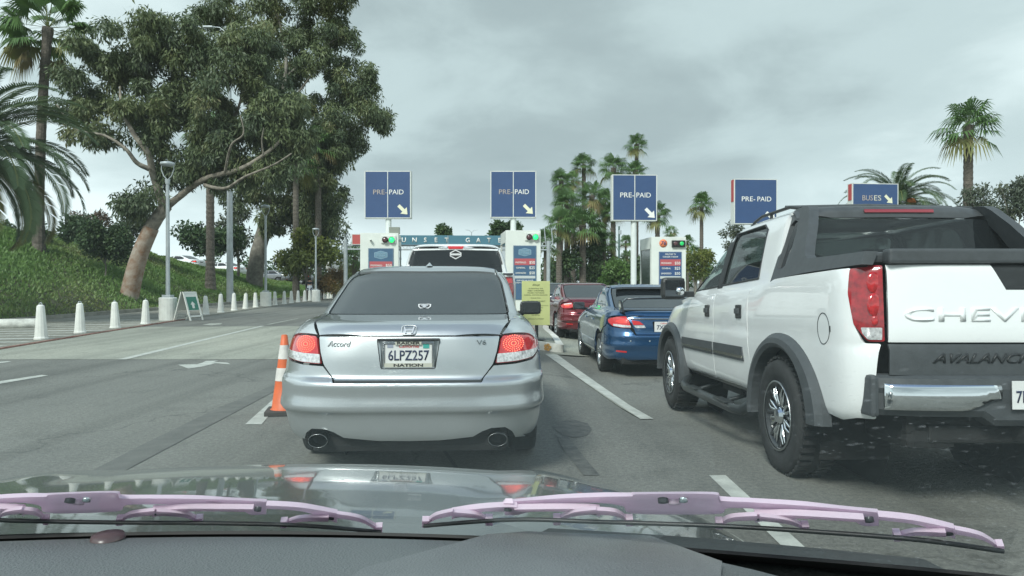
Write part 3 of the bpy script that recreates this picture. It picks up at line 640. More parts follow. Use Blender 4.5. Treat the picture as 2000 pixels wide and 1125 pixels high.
# ------------------------------------------------------------------ pickup trucks
def truck_lofts(sc=(1, 1, 1), kind='sail'):
    belt = [(-1.2, 1.415), (.18, 1.415), (.42, 1.35), (2.3, 1.285), (3.3, 1.21), (4.2, 1.08)]
    def dz(z): return [(a, b + z) for a, b in belt]
    A = [dict(z=.46, w=.88, yr=-1.02, yf=4.0, n=5, Lr=.6), dict(z=.52, w=.945, yr=-1.09, yf=4.08, n=5, Lr=.6), dict(z=.62, w=.965, yr=-1.13, yf=4.12, n=5.5, Lr=.6), dict(z=.80, w=.975, yr=-1.145, yf=4.16, n=6, Lr=.6),
         dict(z=.93, w=.975, yr=-1.15, yf=4.18, n=6, Lr=.6), dict(z=.965, w=.972, yr=-1.135, yf=4.18, n=6, Lr=.6), dict(z=1.0, w=.972, yr=-1.14, yf=4.16, n=6, Lr=.6), dict(z=1.12, w=.975, yr=-1.14, yf=4.1, n=6, Lr=.6, zf=1.0),
         dict(z=dz(-.11), w=.968, yr=-1.135, yf=4.0, n=6, Lr=.6), dict(z=dz(-.03), w=.95, yr=-1.13, yf=3.9, n=6, Lr=.6), dict(z=dz(0), w=.935, yr=-1.12, yf=3.85, n=6, Lr=.6)]
    A2 = [dict(z=dz(0), w=.935, yr=-1.12, yf=3.85, n=6, Lr=.6), dict(z=dz(.02), w=.90, yr=-1.08, yf=3.75, n=6, Lr=.6), dict(z=dz(.05), w=.75, yr=-.9, yf=3.4, n=6, Lr=.5), dict(z=dz(.06), w=.3, yr=-.5, yf=3.0, n=4, Lr=.4)]
    B = [dict(z=1.16, w=.945, yr=.09, yf=2.75, n=9, Lr=.5, nf=9, Lf=.8), dict(z=1.26, w=.925, yr=.10, yf=2.62, n=9, Lr=.5, nf=9, Lf=.8), dict(z=1.34, w=.905, yr=.115, yf=2.48, n=9, Lr=.5, nf=9, Lf=.8), dict(z=1.5, w=.862, yr=.13, yf=2.2, n=9, Lr=.5, nf=9, Lf=.8), dict(z=1.70, w=.80, yr=.15, yf=1.86, n=9, Lr=.5, nf=9, Lf=.8), dict(z=1.80, w=.755, yr=.16, yf=1.66, n=8, Lr=.5, nf=9, Lf=.8),
         dict(z=1.845, w=.70, yr=.18, yf=1.52, n=6, Lr=.4, nf=9, Lf=.6), dict(z=1.875, w=.60, yr=.26, yf=1.3, n=4, Lr=.3, Lf=.4), dict(z=1.89, w=.30, yr=.5, yf=1.1, n=3, Lr=.15, Lf=.15), dict(z=1.895, w=.02, yr=.7, yf=.8, n=3, Lr=.03, Lf=.03)]
    return Loft([A, A2], sc, m=5), Loft([B], sc)
def white_truck(loc, rz, rx):
    L = truck_lofts()[0]; G = truck_lofts((1, 1, 1.03))[1]; c = empty('pickup_truck', loc, rz, 'white crew cab pickup with grey wheel arch cladding and black sail panels behind its cab', 'pickup truck', rx=rx)
    P = lambda *a, **k: panel(L, *a, **k); PG = lambda *a, **k: panel(G, *a, **k); pt = M_white
    tl = 'lamp'
    # tailgate: white upper, dark lower; notch for the black cover on its right side
    zt, zb = 1.412, .972
    P('tailgate', (0, -1, 0), [('R', -.775, zb), ('R', .775, zb), ('R', .775, zt - .0), ('R', .775, zt), ('R', .5, zt), ('R', .40, 1.25), ('R', -.0, 1.245), ('R', -.0, 1.245), ('R', -.40, 1.25), ('R', -.5, zt), ('R', -.775, zt)][:3] + [('R', .775, zt), ('R', .20, zt), ('R', .12, 1.27), ('R', -.12, 1.27), ('R', -.20, zt), ('R', -.775, zt)], pt, c, h=.04, fl=.03)
    P('tailgate_handle_panel', (0, -1, 0), [('R', .199, zt), ('R', .118, 1.272), ('R', -.118, 1.272), ('R', -.199, zt)], M_black, c, h=.06, off=-.006, fl=.02)
    P('tailgate_cladding', (0, -1, 0), [('R', -.775, .79), ('R', .775, .79), ('R', .775, .967), ('R', -.775, .967)], M_clad, c, h=.05, fl=.02)
    project_text(L, 'tailgate_lettering', 'CHEVROLET', .105, pt, c, 0, 1.125, 1.39, ext=.007, bold=.012, lift=-.001)
    project_text(L, 'cladding_lettering', 'AVALANCHE', .075, M_black, c, -.25, .885, .62, ext=.006, bold=.01, shear=.4)
    tc = P('tail_light', ('W', .2, 1.3), [('R', .782, 1.41), ('R', .86, 1.41), ('S', -1.06, 1.405), ('S', -.97, 1.395), ('S', -.985, 1.25), ('S', -1.02, 1.07), ('R', .87, .975), ('R', .785, .975)], M_lampoff, c, h=.035, gap=.004, mirror=True, rc=.015, off=.004, fl=.02)
    for lo, sd in zip(tc, (1, -1)):
        P('clear_lens', ('W', .2, 1.3), [('R', .80, 1.06), ('R', .86, 1.06), ('S', -1.05, 1.06), ('S', -1.055, 1.02), ('R', .87, .985), ('R', .80, .985)], M_clear, lo, h=.035, gap=.004, mirror=True if sd > 0 else 'left', both=False, rc=.01, off=.010, fl=.01)
        for zz, rr in ((1.31, .062), (1.185, .066), (1.095, .03)):
            q, n = L.cast(Vector((.84 * 1, -9, zz)), Vector((0, 1, 0))); q = Vector((q.x * sd, q.y - .006, q.z))
            b = MB().lathe([(rr, 0.004), (rr * .93, -.004), (rr * .6, -.007), (0, -.008)], c=(0, 0, 0), axis='Y', n=24, sx=.62); b = b.build('lamp_bowl', mat('lamp_bowl_red', (.44, .014, .018), .06, coat=1., var=.4, scale=30), lo); b.location = q
    # bed side
    bed = [('R', .80, .968), ('R', .885, .968), ('S', -1.03, 1.06), ('S', -.995, 1.25), ('S', -.98, 1.40), ('S', -.2, 1.385), ('S', .1, 1.375), ('S', .2, 1.35), ('S', .58, 1.33), ('S', .63, 1.25), ('S', .63, .93), ('S', .60, .80), ('S', .585, .52), ('S', .54, .52)]
    bed += [('S', -.05 + .61 * cos(radians(a)), .42 + .56 * sin(radians(a))) for a in (52, 70, 90, 110, 130, 150)] + [('S', -.64, .54), ('S', -.85, .50), ('R', .88, .53), ('R', .80, .53)]
    P('bed_side', (1, -.7, 0), bed, pt, c, h=.045, mirror=True, fl=.02, rc=.02)
    for sd in (1, -1):
        fr = MB(); o_ = []
        for k in range(33):
            a = 2 * pi * k / 32; q, n = L.cast(Vector((6, -.74 + .080 * cos(a), 1.04 + .095 * sin(a))), Vector((-1, 0, 0))); o_.append(Vector((q.x * sd, q.y, q.z)))
        fr.tube(o_, .0032, n=5, cap=False); q, n = L.cast(Vector((6, -.82, 1.04)), Vector((-1, 0, 0))); 
        fr.build('fuel_door_seam' if sd < 0 else 'panel_seam', M_clad, c)
        if sd < 0: MB().box((-q.x - .001, -.825, 1.04), (.004, .014, .035), bev=.001).build('fuel_door_latch', M_black, c)
    # doors and fender
    d1 = [('S', .64, .95), ('S', .64, 1.24), ('S', .60, 1.318), ('S', 1.57, 1.288), ('S', 1.57, .50), ('S', .60, .50), ('S', .58, .70)]
    P('rear_door', (1, 0, .1), d1, pt, c, h=.06, mirror=True, rc=.03)
    P('front_door', (1, 0, .1), [('S', 1.575, 1.286), ('S', 1.575, .50), ('S', 2.62, .50), ('S', 2.78, .72), ('S', 2.80, 1.20), ('S', 2.6, 1.245), ('S', 2.3, 1.262)], pt, c, h=.06, mirror=True, rc=.03)
    P('sill', (1, 0, 0), [('S', .5, .495), ('S', 2.66, .495), ('S', 2.66, .462), ('S', .5, .462)], M_alloy, c, h=.1, mirror=True)
    P('front_fender', (1, .3, .5), [('S', 2.625, .50), ('S', 2.785, .72), ('S', 2.805, 1.195), ('S', 3.3, 1.15), ('S', 3.9, 1.04), ('S', 4.05, .95), ('S', 4.05, .62), ('S', 3.85, .60)] + [('S', 3.25 + .60 * cos(radians(a)), .42 + .55 * sin(radians(a))) for a in (30, 60, 90, 120, 150)], pt, c, h=.07, mirror=True, fl=.02)
    P('bonnet', (0, .3, 1), [('T', -.80, 2.75), ('T', 0, 2.85), ('T', .80, 2.75), ('T', .84, 3.3), ('T', .70, 3.65), ('T', 0, 3.75), ('T', -.70, 3.65), ('T', -.84, 3.3)], pt, c, h=.12, off=.01, fl=.05)
    cw = MB()
    cw.box((0, 2.95, 1.15), (1.68, 1.3, .16), bev=.06, rx=-.10); cw.build('bonnet_base', pt, c)
    P('front_fascia', ('V', 3.0), [('F', -.85, .58), ('F', .85, .58), ('F', .85, 1.0), ('F', -.85, 1.0)], M_clad, c, h=.1)
    # side mouldings and handles
    for a, b in ((.72, 1.555), (1.60, 2.74)):
        P('side_moulding', (1, 0, 0), [('S', a, .725), ('S', b, .725), ('S', b, .845), ('S', a + (.03 if a < 1 else 0), .845)], M_clad, c, h=.08, mirror=True, off=.010, fl=.012)
        P('moulding_strip', (1, 0, 0), [('S', a + .01, .745), ('S', b - .01, .745), ('S', b - .01, .775), ('S', a + .01, .775)], mat('warm_chrome', (.62, .60, .52), .2, 1.), c, h=.08, mirror=True, off=.015, fl=.005)
    for sd in (1, -1):
        for y in (.84, 1.76):
            hb = MB(); hb.box((sd * .972, y, 1.13), (.03, .13, .115), bev=.012); ho = hb.build('door_handle', M_black, c)
            MB().box((sd * .992, y, 1.135), (.018, .10, .045), bev=.006).build('handle_grip', M_clad, ho)
    # arch cladding, as broad extruded arcs
    for cy in (-.05, 3.25):
        for sd in (1, -1):
            v = []; n = 30; secs = []
            for k in range(n + 1):
                a = radians(-8 + 186 * k / n) if cy < 1 else radians(-2 + 190 * k / n)
                if cy < 1: a2 = pi - a if False else a
                rear = max(0, cos(a + pi)) if cy < 1 else max(0, -cos(a))
                ro = .61 + .09 * rear ** 2 * (1 if cy < 1 else .3); ri = .505 + .02 * rear; fy, fz = cos(a), sin(a) * .93
                pr = [(ri, .90), (ri, 1.012), (ri + .03, 1.03), (ro - .035, 1.022), (ro, .985), (ro, .93)]
                secs.append([(sd * x, cy + r * fy, .42 + r * fz) for r, x in pr])
            m_ = MB(); kk = len(secs[0])
            for s_ in secs: v += s_
            f = [(k * kk + j, k * kk + j + 1, (k + 1) * kk + j + 1, (k + 1) * kk + j) for k in range(n) for j in range(kk - 1)] + [tuple(range(kk)), tuple(n * kk + j for j in range(kk))]
            m_.add(v, f); m_.build('arch_cladding', M_clad, c)
            wl = well(c, sd * .92, cy, .42, .53, .45, sd); wl.build('wheel_housing', M_well, c)
    # cab
    w0 = [('S', .56, 1.355), ('S', 1.50, 1.325), ('S', 1.50, 1.785), ('S', .78, 1.79), ('S', .66, 1.74)]
    w1 = [('S', 1.60, 1.32), ('S', 2.38, 1.29), ('S', 2.26, 1.42), ('S', 1.86, 1.72), ('S', 1.75, 1.765), ('S', 1.60, 1.785)]
    PG('door_frames', (1, 0, .35), [('S', .20, 1.285), ('S', .5, 1.28), ('S', 1.5, 1.245), ('S', 2.40, 1.21), ('S', 2.56, 1.26), ('S', 2.15, 1.56), ('S', 1.80, 1.80), ('S', 1.5, 1.828), ('S', .60, 1.83), ('S', .36, 1.825), ('S', .26, 1.6)], pt, c, h=.06, mirror=True, holes=[w0, w1], hrc=.04, fl=.04)
    glt = glass_mat('truck_glass', .22); gfr = glass_mat('truck_front_glass', .62)
    PG('rear_side_window', (1, 0, .35), w0, glt, c, h=.08, mirror=True, off=-.012, gap=-.015, rc=.03)
    PG('front_side_window', (1, 0, .35), w1, gfr, c, h=.08, mirror=True, off=-.012, gap=-.015, rc=.03)
    PG('door_pillar', (1, 0, .35), [('S', 1.475, 1.30), ('S', 1.625, 1.295), ('S', 1.625, 1.80), ('S', 1.475, 1.805)], M_black, c, h=.08, mirror=True, off=.003, fl=.006)
    for w in (w0, w1):
        for sd in (1, -1):
            tr = MB(); q = [G.P(*p) for p in w]; q = [Vector((p.x * sd + .002 * sd, p.y, p.z)) for p in q]; tr.tube(q + [q[0]], .009, n=6, cap=False); tr.build('window_seal', M_black, c)
    PG('windscreen', (0, .9, .7), [('F', -.80, 1.33), ('F', .80, 1.33), ('F', .70, 1.80), ('F', -.70, 1.80)], gfr, c, h=.12, off=-.004)
    PG('roof', (0, 0, 1), [('T', -.715, .36), ('T', .715, .36), ('T', .70, 1.2), ('T', .62, 1.56), ('T', 0, 1.6), ('T', -.62, 1.56), ('T', -.70, 1.2)], pt, c, h=.08)
    PG('roof_rear_trim', (0, -.8, 1), [('T', -.72, .352), ('T', .72, .352), ('R', .74, 1.765), ('R', .5, 1.772), ('R', 0, 1.778), ('R', -.5, 1.772), ('R', -.74, 1.765)], M_clad, c, h=.06, rc=.02)
    PG('high_stop_lamp', (0, -.8, 1), [('R', -.26, 1.835), ('R', .26, 1.835), ('R', .26, 1.81), ('R', -.26, 1.81)], mat('stop_lens', (.25, .02, .03), .2, coat=1.), c, h=.06, off=.012, fl=.02)
    PG('rear_window', (0, -1, .3), [('R', -.84, 1.43), ('R', .84, 1.43), ('R', .80, 1.62), ('R', .745, 1.755), ('R', 0, 1.768), ('R', -.745, 1.755), ('R', -.80, 1.62)], glass_mat('truck_rear_glass', .10), c, h=.07, off=.0, rc=.03)
    PG('cab_back', (0, -1, 0), [('R', -.87, 1.29), ('R', .87, 1.29), ('R', .85, 1.425), ('R', -.85, 1.425)], M_clad, c, h=.1)
    # sail panels running from the roof down to the bed rail, each with a small quarter light
    for sd in (1, -1):
        O = [(.20, 1.335), (.30, 1.60), (.40, 1.86), (.38, 1.912), (.22, 1.925), (.13, 1.912), (.08, 1.88), (-.04, 1.76), (-.16, 1.60), (-.22, 1.53), (-.30, 1.498), (-.6, 1.492), (-1.09, 1.488), (-1.10, 1.412), (-.4, 1.40), (-.05, 1.385)]
        Hh = [(.20, 1.46), (.27, 1.66), (.315, 1.79), (.27, 1.825), (.20, 1.81), (.13, 1.72), (.06, 1.56), (.055, 1.47), (.10, 1.44)]
        def xf(y, z): return .957 - max(0, z - 1.33) * .46 - .01 * max(0, (z - 1.33)) ** 2
        pts = [Vector(p) for p in O + Hh]; n1, n2 = len(O), len(Hh)
        ed = [(i, (i + 1) % n1) for i in range(n1)] + [(n1 + i, n1 + (i + 1) % n2) for i in range(n2)]
        vo, _, fo, _, _, _ = delaunay_2d_cdt(pts, ed, [], 0, 1e-6); Oa, Ha = np.array(O), np.array(Hh)
        tri = [tuple(f) for f in fo if inpoly(Oa, sum(vo[i].x for i in f) / 3, sum(vo[i].y for i in f) / 3) and not inpoly(Ha, sum(vo[i].x for i in f) / 3, sum(vo[i].y for i in f) / 3)]
        nv = len(vo); m_ = MB(); V = [(sd * xf(p.x, p.y), p.x, p.y) for p in vo] + [(sd * (xf(p.x, p.y) - .07), p.x, p.y - .002) for p in vo]
        m_.add(V, tri + [tuple(nv + i for i in f)[::-1] for f in tri] + [(a, b, nv + b, nv + a) for a, b in ed]); so_ = m_.build('sail_panel', M_clad, c)
        m_ = MB(); m_.add([(sd * (xf(a, b) - .03), a, b) for a, b in Hh], [tuple(range(n2))]); m_.build('quarter_light', M_glass, so_)
    MB().box((-.8, -.75, 1.46), (.012, .02, .02), bev=.004).build('rail_button', M_black, c)
    # top cap of the tailgate and the folded bed cover
    bc = MB(); bc.box((0, -.46, 1.455), (1.70, 1.20, .06), bev=.02); bc.build('bed_cover', M_clad, c)
    tcap = MB(); tcap.box((0, -1.105, 1.457), (1.56, .085, .082), bev=.016); tcap.build('tailgate_cap', M_clad, c)
    for sd in (1, -1): 
        rr = MB(); rr.tube([(sd * .66, .32, 1.92), (sd * .67, .5, 1.955), (sd * .67, 1.1, 1.957), (sd * .65, 1.35, 1.935), (sd * .64, 1.45, 1.905)], .014, n=8); rr.tube([(sd * .67, .9, 1.90), (sd * .67, .9, 1.955)], .014, n=6); rr.build('roof_rail', M_black, c)
    MB().tube([(-.67, .60, 1.97), (0, .60, 1.985), (.67, .60, 1.97)], .012, n=8).build('roof_crossbar', M_clad, c)
    # mirrors
    for sd in (1, -1):
        m_ = MB(); m_.box((sd * 1.16, 2.38, 1.36), (.25, .13, .23), bev=.05); m_.box((sd * 1.0, 2.42, 1.30), (.14, .06, .06), bev=.012); mo = m_.build('door_mirror', M_black, c)
        MB().box((sd * 1.16, 2.312, 1.36), (.19, .004, .17), bev=.002).build('mirror_glass', mat('mirror_glass', (.10, .11, .12), .03, .9), mo)
        m_ = MB(); m_.lathe([(0, -.02), (.03, -.018), (.043, -.006), (.045, 0)], c=(sd * 1.10, 2.308, 1.33), axis='Y', n=20); m_.build('blind_spot_mirror', M_chrome, mo)
    # rear bumper
    bb = MB(); n = 24; V = []; sec = [(.0, .555), (-.10, .565), (-.125, .60), (-.125, .69), (-.14, .72), (-.13, .775), (-.10, .792), (.0, .792)]
    for k in range(n + 1):
        t = -1 + 2 * k / n; x = t * .85; yb = -1.06 + .10 * abs(t) ** 5
        dz = .05 * (abs(t) < .30)
        V += [(x, yb + a, b - (dz if b < .7 else 0)) for a, b in sec]
    kk = len(sec); bb.add(V, [(k * kk + j, k * kk + j + 1, (k + 1) * kk + j + 1, (k + 1) * kk + j) for k in range(n) for j in range(kk - 1)] + [tuple(range(kk)), tuple(n * kk + j for j in range(kk))]); 
    bb.box((.86, -1.03, .675), (.05, .20, .235), bev=.022); bb.box((-.86, -1.03, .675), (.05, .20, .235), bev=.022); bo = bb.build('rear_bumper', M_clad, c)
    for sd in (1, -1):
        ch = MB(); V = []; n = 14
        prof = [(.0, .598), (-.010, .603), (-.016, .625), (-.019, .67), (-.016, .722), (-.010, .742), (.0, .746)]
        for k in range(n + 1):
            t = k / n; x = sd * (.20 + .61 * t); yb = -1.188 + .10 * abs(x / .89) ** 5
            up = .07 * (1 - sst(.0, .35, t)); V += [(x, yb + a, max(b, .60 + up) if b < .66 else b) for a, b in prof]
        kk = len(prof); ch.add(V, [(k * kk + j, k * kk + j + 1, (k + 1) * kk + j + 1, (k + 1) * kk + j) for k in range(n) for j in range(kk - 1)] + [tuple(range(kk)), tuple(n * kk + j for j in range(kk))], True); ch.build('chrome_panel', M_chrome, bo)
    plate(c, (0, -1.212, .69), '7MV3102', top='California')
    # frame, hitch, exhaust, running boards
    u = MB(); u.box((0, 1.4, .50), (1.1, 4.8, .24), bev=.04); u.box((0, -.85, .50), (1.3, .4, .12), bev=.03); u.box((.0, -1.0, .45), (1.05, .12, .10), bev=.02); u.box((0, -1.15, .46), (.09, .30, .09), bev=.01); u.tube([(-.86, -.05, .36), (.86, -.05, .36)], .06, n=10); u.lathe([(0, -.16), (.12, -.12), (.16, 0), (.12, .12), (0, .16)], c=(0, -.05, .36), axis='X', n=14); u.box((-.55, 1.75, .42), (.4, .6, .14), bev=.03); u.box((-.5, -.8, .46), (.3, .5, .2), bev=.05)
    u.build('underbody', M_under, c); ub = MB(); ub.box((0, 1.3, .8), (1.7, 3.9, .5)); ub.build('body_floor', M_under, c)
    for sd in (1, -1):
        rb = MB(); rb.tube([(sd * .92, .58, .42), (sd * 1.0, .70, .335), (sd * 1.02, .9, .325), (sd * 1.02, 2.4, .325), (sd * 1.0, 2.55, .34), (sd * .92, 2.66, .42)], .042, n=12); rb.box((sd * 1.03, 1.1, .366), (.085, .34, .014), bev=.004); rb.box((sd * 1.03, 2.05, .366), (.085, .34, .014), bev=.004)
        rb.tube([(sd * 1.0, 1.2, .335), (sd * .6, 1.2, .45)], .02, n=6); rb.tube([(sd * 1.0, 2.1, .335), (sd * .6, 2.1, .45)], .02, n=6); rb.build('running_board', mat('satin_black_steel', (.06, .068, .07), .35, .6), c)
    for yy in (-.05, 3.25):
        for sd in (1, -1): wheel(c, sd * .865, yy, .405, .285, sd, M_dalloy, spokes=8, style='offroad', rimr=.58, dish=.05)
    # dim interior
    it = MB(); it.box((0, 1.3, 1.15), (1.5, 2.2, .1))
    for x in (-.42, .42): it.box((x, 1.35, 1.25), (.50, .16, .55), bev=.06, rx=.2); it.box((x, 1.30, 1.60), (.26, .09, .17), bev=.03)
    it.box((0, .45, 1.25), (1.3, .16, .5), bev=.06, rx=.2); it.box((0, 2.45, 1.22), (1.5, .35, .18), bev=.05); st = it.build('seats', M_seat, c)
    sw = MB(); sw.tube([(-.42 + .19 * cos(a), 2.12 - .05 * sin(a), 1.28 + .18 * sin(a)) for a in np.linspace(0, 2 * pi, 25)], .014, n=8, cap=False); sw.build('steering_wheel', M_black, c)
    return c
def glass_mat(name, tr, tint=(.75, .85, .82)):
    if name in _M: return _M[name]
    m = bpy.data.materials.new(name); m.use_nodes = True; nt = m.node_tree; p = nt.nodes['Principled BSDF']
    p.inputs['Base Color'].default_value = (.012, .015, .017, 1); p.inputs['Roughness'].default_value = .02; p.inputs['Specular IOR Level'].default_value = .6
    t = nt.nodes.new('ShaderNodeBsdfTransparent'); t.inputs[0].default_value = (*tint, 1); mx = nt.nodes.new('ShaderNodeMixShader'); mx.inputs[0].default_value = tr
    nt.links.new(p.outputs[0], mx.inputs[1]); nt.links.new(t.outputs[0], mx.inputs[2]); nt.links.new(mx.outputs[0], nt.nodes['Material Output'].inputs[0]); _M[name] = m; return m

def plain_truck(loc, rz):
    sc = (1.02, 1, 1.07); L, G = truck_lofts(sc); c = empty('pickup_truck', loc, rz, 'white pickup waiting in front of the silver sedan, sticker on its dark rear glass', 'pickup truck'); P = lambda *a, **k: panel(L, *a, **k); PG = lambda *a, **k: panel(G, *a, **k); pt = M_white
    P('tailgate', (0, -1, 0), [('R', -.775, .80), ('R', .775, .80), ('R', .775, 1.40), ('R', -.775, 1.40)], pt, c, h=.08)
    tl = P('tail_light', ('W', .2, 1.3), [('R', .785, 1.33), ('R', .87, 1.33), ('S', -1.03, 1.33), ('S', -1.0, 1.2), ('S', -1.02, .95), ('R', .87, .93), ('R', .785, .93)], M_lampoff, c, h=.05, gap=.004, mirror=True, rc=.015, off=.004)
    for lo, sd in zip(tl, (1, -1)):
        P('clear_lens', ('W', .2, 1.3), [('R', .80, 1.07), ('R', .86, 1.07), ('S', -1.04, 1.07), ('S', -1.04, .99), ('R', .86, .99), ('R', .80, .99)], M_clear, lo, h=.05, mirror=True if sd > 0 else 'left', both=False, off=.010, fl=.01)
        P('bright_lens', ('W', .2, 1.3), [('R', .80, 1.31), ('R', .87, 1.31), ('S', -1.03, 1.31), ('S', -1.03, 1.24), ('R', .86, 1.24), ('R', .80, 1.24)], mat('lamp_red_bright', (.62, .02, .025), .08, coat=1.), lo, h=.05, mirror=True if sd > 0 else 'left', both=False, off=.010, fl=.01)
    bed = [('R', .79, .55), ('R', .79, .92), ('R', .88, .925), ('S', -1.01, .95), ('S', -.99, 1.2), ('S', -1.01, 1.335), ('R', .86, 1.335), ('R', .79, 1.335), ('R', .79, 1.40), ('S', -.9, 1.395), ('S', .28, 1.395), ('S', .28, .5), ('S', .6, .5)] + [('S', .60 * cos(radians(a)), .42 + .5 * sin(radians(a))) for a in (20, 50, 90, 130, 160)] + [('S', -.8, .55)]
    P('bed_side', (1, -.7, .1), bed, pt, c, h=.08, mirror=True)
    P('cab_side', (1, 0, .1), [('S', .62, .5), ('S', .285, .5), ('S', .285, 1.39), ('S', 1.5, 1.29), ('S', 2.6, 1.25), ('S', 2.7, .5)], pt, c, h=.1, mirror=True)
    P('front_fender', (1, .3, .5), [('S', 2.71, .50), ('S', 2.61, 1.24), ('S', 3.9, 1.04), ('S', 4.0, .62)] + [('S', 3.3 + .5 * cos(radians(a)), .42 + .5 * sin(radians(a))) for a in (20, 60, 90, 120, 160)], pt, c, h=.1, mirror=True)
    MB().box((0, 3.2, 1.10), (1.8, 1.5, .22), bev=.08, rx=-.06).build('bonnet', pt, c)
    PG('cab_shell', (1, 0, .35), [('S', .16, 1.30), ('S', 2.40, 1.25), ('S', 2.56, 1.285), ('S', 2.15, 1.56), ('S', 1.80, 1.80), ('S', 1.5, 1.828), ('S', .40, 1.83), ('S', .22, 1.78)], pt, c, h=.08, mirror=True, holes=[[('S', .40, 1.40), ('S', 2.3, 1.34), ('S', 1.84, 1.72), ('S', .46, 1.77)]])
    PG('side_window', (1, 0, .35), [('S', .40, 1.40), ('S', 2.3, 1.34), ('S', 1.84, 1.72), ('S', .46, 1.77)], M_glass, c, h=.08, mirror=True, off=-.01, gap=-.01)
    PG('roof', (0, -.3, 1), [('R', -.72, 1.80), ('R', 0, 1.81), ('R', .72, 1.80), ('T', .72, .5), ('T', .70, 1.2), ('T', .62, 1.56), ('T', 0, 1.6), ('T', -.62, 1.56), ('T', -.70, 1.2), ('T', -.72, .5)], pt, c, h=.06)
    PG('cab_back', (0, -1, 0), [('R', -.89, 1.29), ('R', .89, 1.29), ('R', .84, 1.55), ('R', .745, 1.82), ('R', .725, 1.795), ('R', 0, 1.806), ('R', -.725, 1.795), ('R', -.745, 1.82), ('R', -.84, 1.55)], pt, c, h=.06, holes=[[('R', -.80, 1.36), ('R', .80, 1.36), ('R', .765, 1.60), ('R', .705, 1.765), ('R', 0, 1.778), ('R', -.705, 1.765), ('R', -.765, 1.60)]])
    rw = PG('rear_window', (0, -1, 0), [('R', -.80, 1.36), ('R', .80, 1.36), ('R', .765, 1.60), ('R', .705, 1.765), ('R', 0, 1.778), ('R', -.705, 1.765), ('R', -.765, 1.60)], M_glass, c, h=.08, off=-.004, gap=-.006)
    PG('high_stop_lamp', (0, -1, 1), [('R', -.14, 1.835), ('R', .14, 1.835), ('R', .12, 1.79), ('R', -.12, 1.79)], M_lampred, c, h=.06, off=.012, fl=.02)
    PG('cargo_lamp', (0, -1, 1), [('R', .15, 1.835), ('R', .30, 1.82), ('R', .27, 1.795), ('R', .14, 1.79)], M_clear, c, h=.06, off=.010, fl=.02, mirror=True)
    q = G.P('R', 0, 1.73); st = MB(); hx = [(-.10, .03), (0, .085), (.10, .03), (.10, -.03), (0, -.085), (-.10, -.03)]; st.prism(hx, lambda a, b: (a, 0, b), (0, .002, 0)); so_ = st.build('window_sticker', mat('sticker_white', (.7, .7, .7), .5), c); so_.location = (0, q.y - .008, 1.705 * sc[2])
    MB().prism([(a * .8, b * .75) for a, b in hx], lambda a, b: (a, -.002, b), (0, .001, 0)).build('sticker_field', M_text_k, so_); MB().box((0, -.004, 0), (.20, .002, .032)).build('sticker_bar', mat('sticker_white', (.7, .7, .7), .5), so_)
    MB().box((0, -.45, 1.28), (1.6, 1.3, .1)).build('bed_floor', M_under, c)
    r = MB()
    for sd in (1, -1): r.box((sd * .86, -.40, 1.472), (.16, 1.4, .03), bev=.01)
    r.box((0, -1.08, 1.46), (1.6, .07, .03), bev=.01); r.build('bed_rail_cap', M_clad, c)
    b = MB(); b.box((0, -1.2, .66), (1.9, .14, .22), bev=.05); b.build('rear_bumper', M_chrome, c)
    u = MB(); u.box((0, 1.4, .62), (1.7, 4.7, .4), bev=.04); u.build('underbody', M_under, c)
    for yy in (0, 3.3):
        for sd in (1, -1): wheel(c, sd * .86, yy, .40, .26, sd, M_alloy, spokes=6, rimr=.6)
    return c

# ------------------------------------------------------------------ the setting
def gz(x, y):
    return -.14 * sst(.2, 1.5, x) * sst(5.2, 8.4, y)
CR = ([0, 20, 36, 45.5, 60, 72.8, 90, 120, 200], [4.4, 4.4, 4.27, 4.03, 3.1, 2.27, 1.5, .8, .3])
def xk(y): return -16.5 - .045 * (y - 23.3)
def hill(x, y):
    t = (xk(y) - .15) - x
    c = np.interp(y, CR[0], CR[1]); u = np.clip(t / 9.5, 0, 1)
    bump = .10 * np.sin(x * .9 + y * .37) + .07 * np.sin(x * .31 - y * .83 + 1.3) + .05 * np.sin(2.1 * x + 1.7 * y)
    z = .10 + (c - .10) * (u ** .85 * .55 + (u * u * (3 - 2 * u)) * .45) + bump * np.clip(t, 0, 1)
    return np.where(t > 0, z, -.3)
def on_hill(px, py, d0=20, d1=140):
    for d in np.arange(d0, d1, .1):
        p = at(px, py, d)
        if hill(p.x, p.y) >= p.z: return p
    return at(px, py, d1)
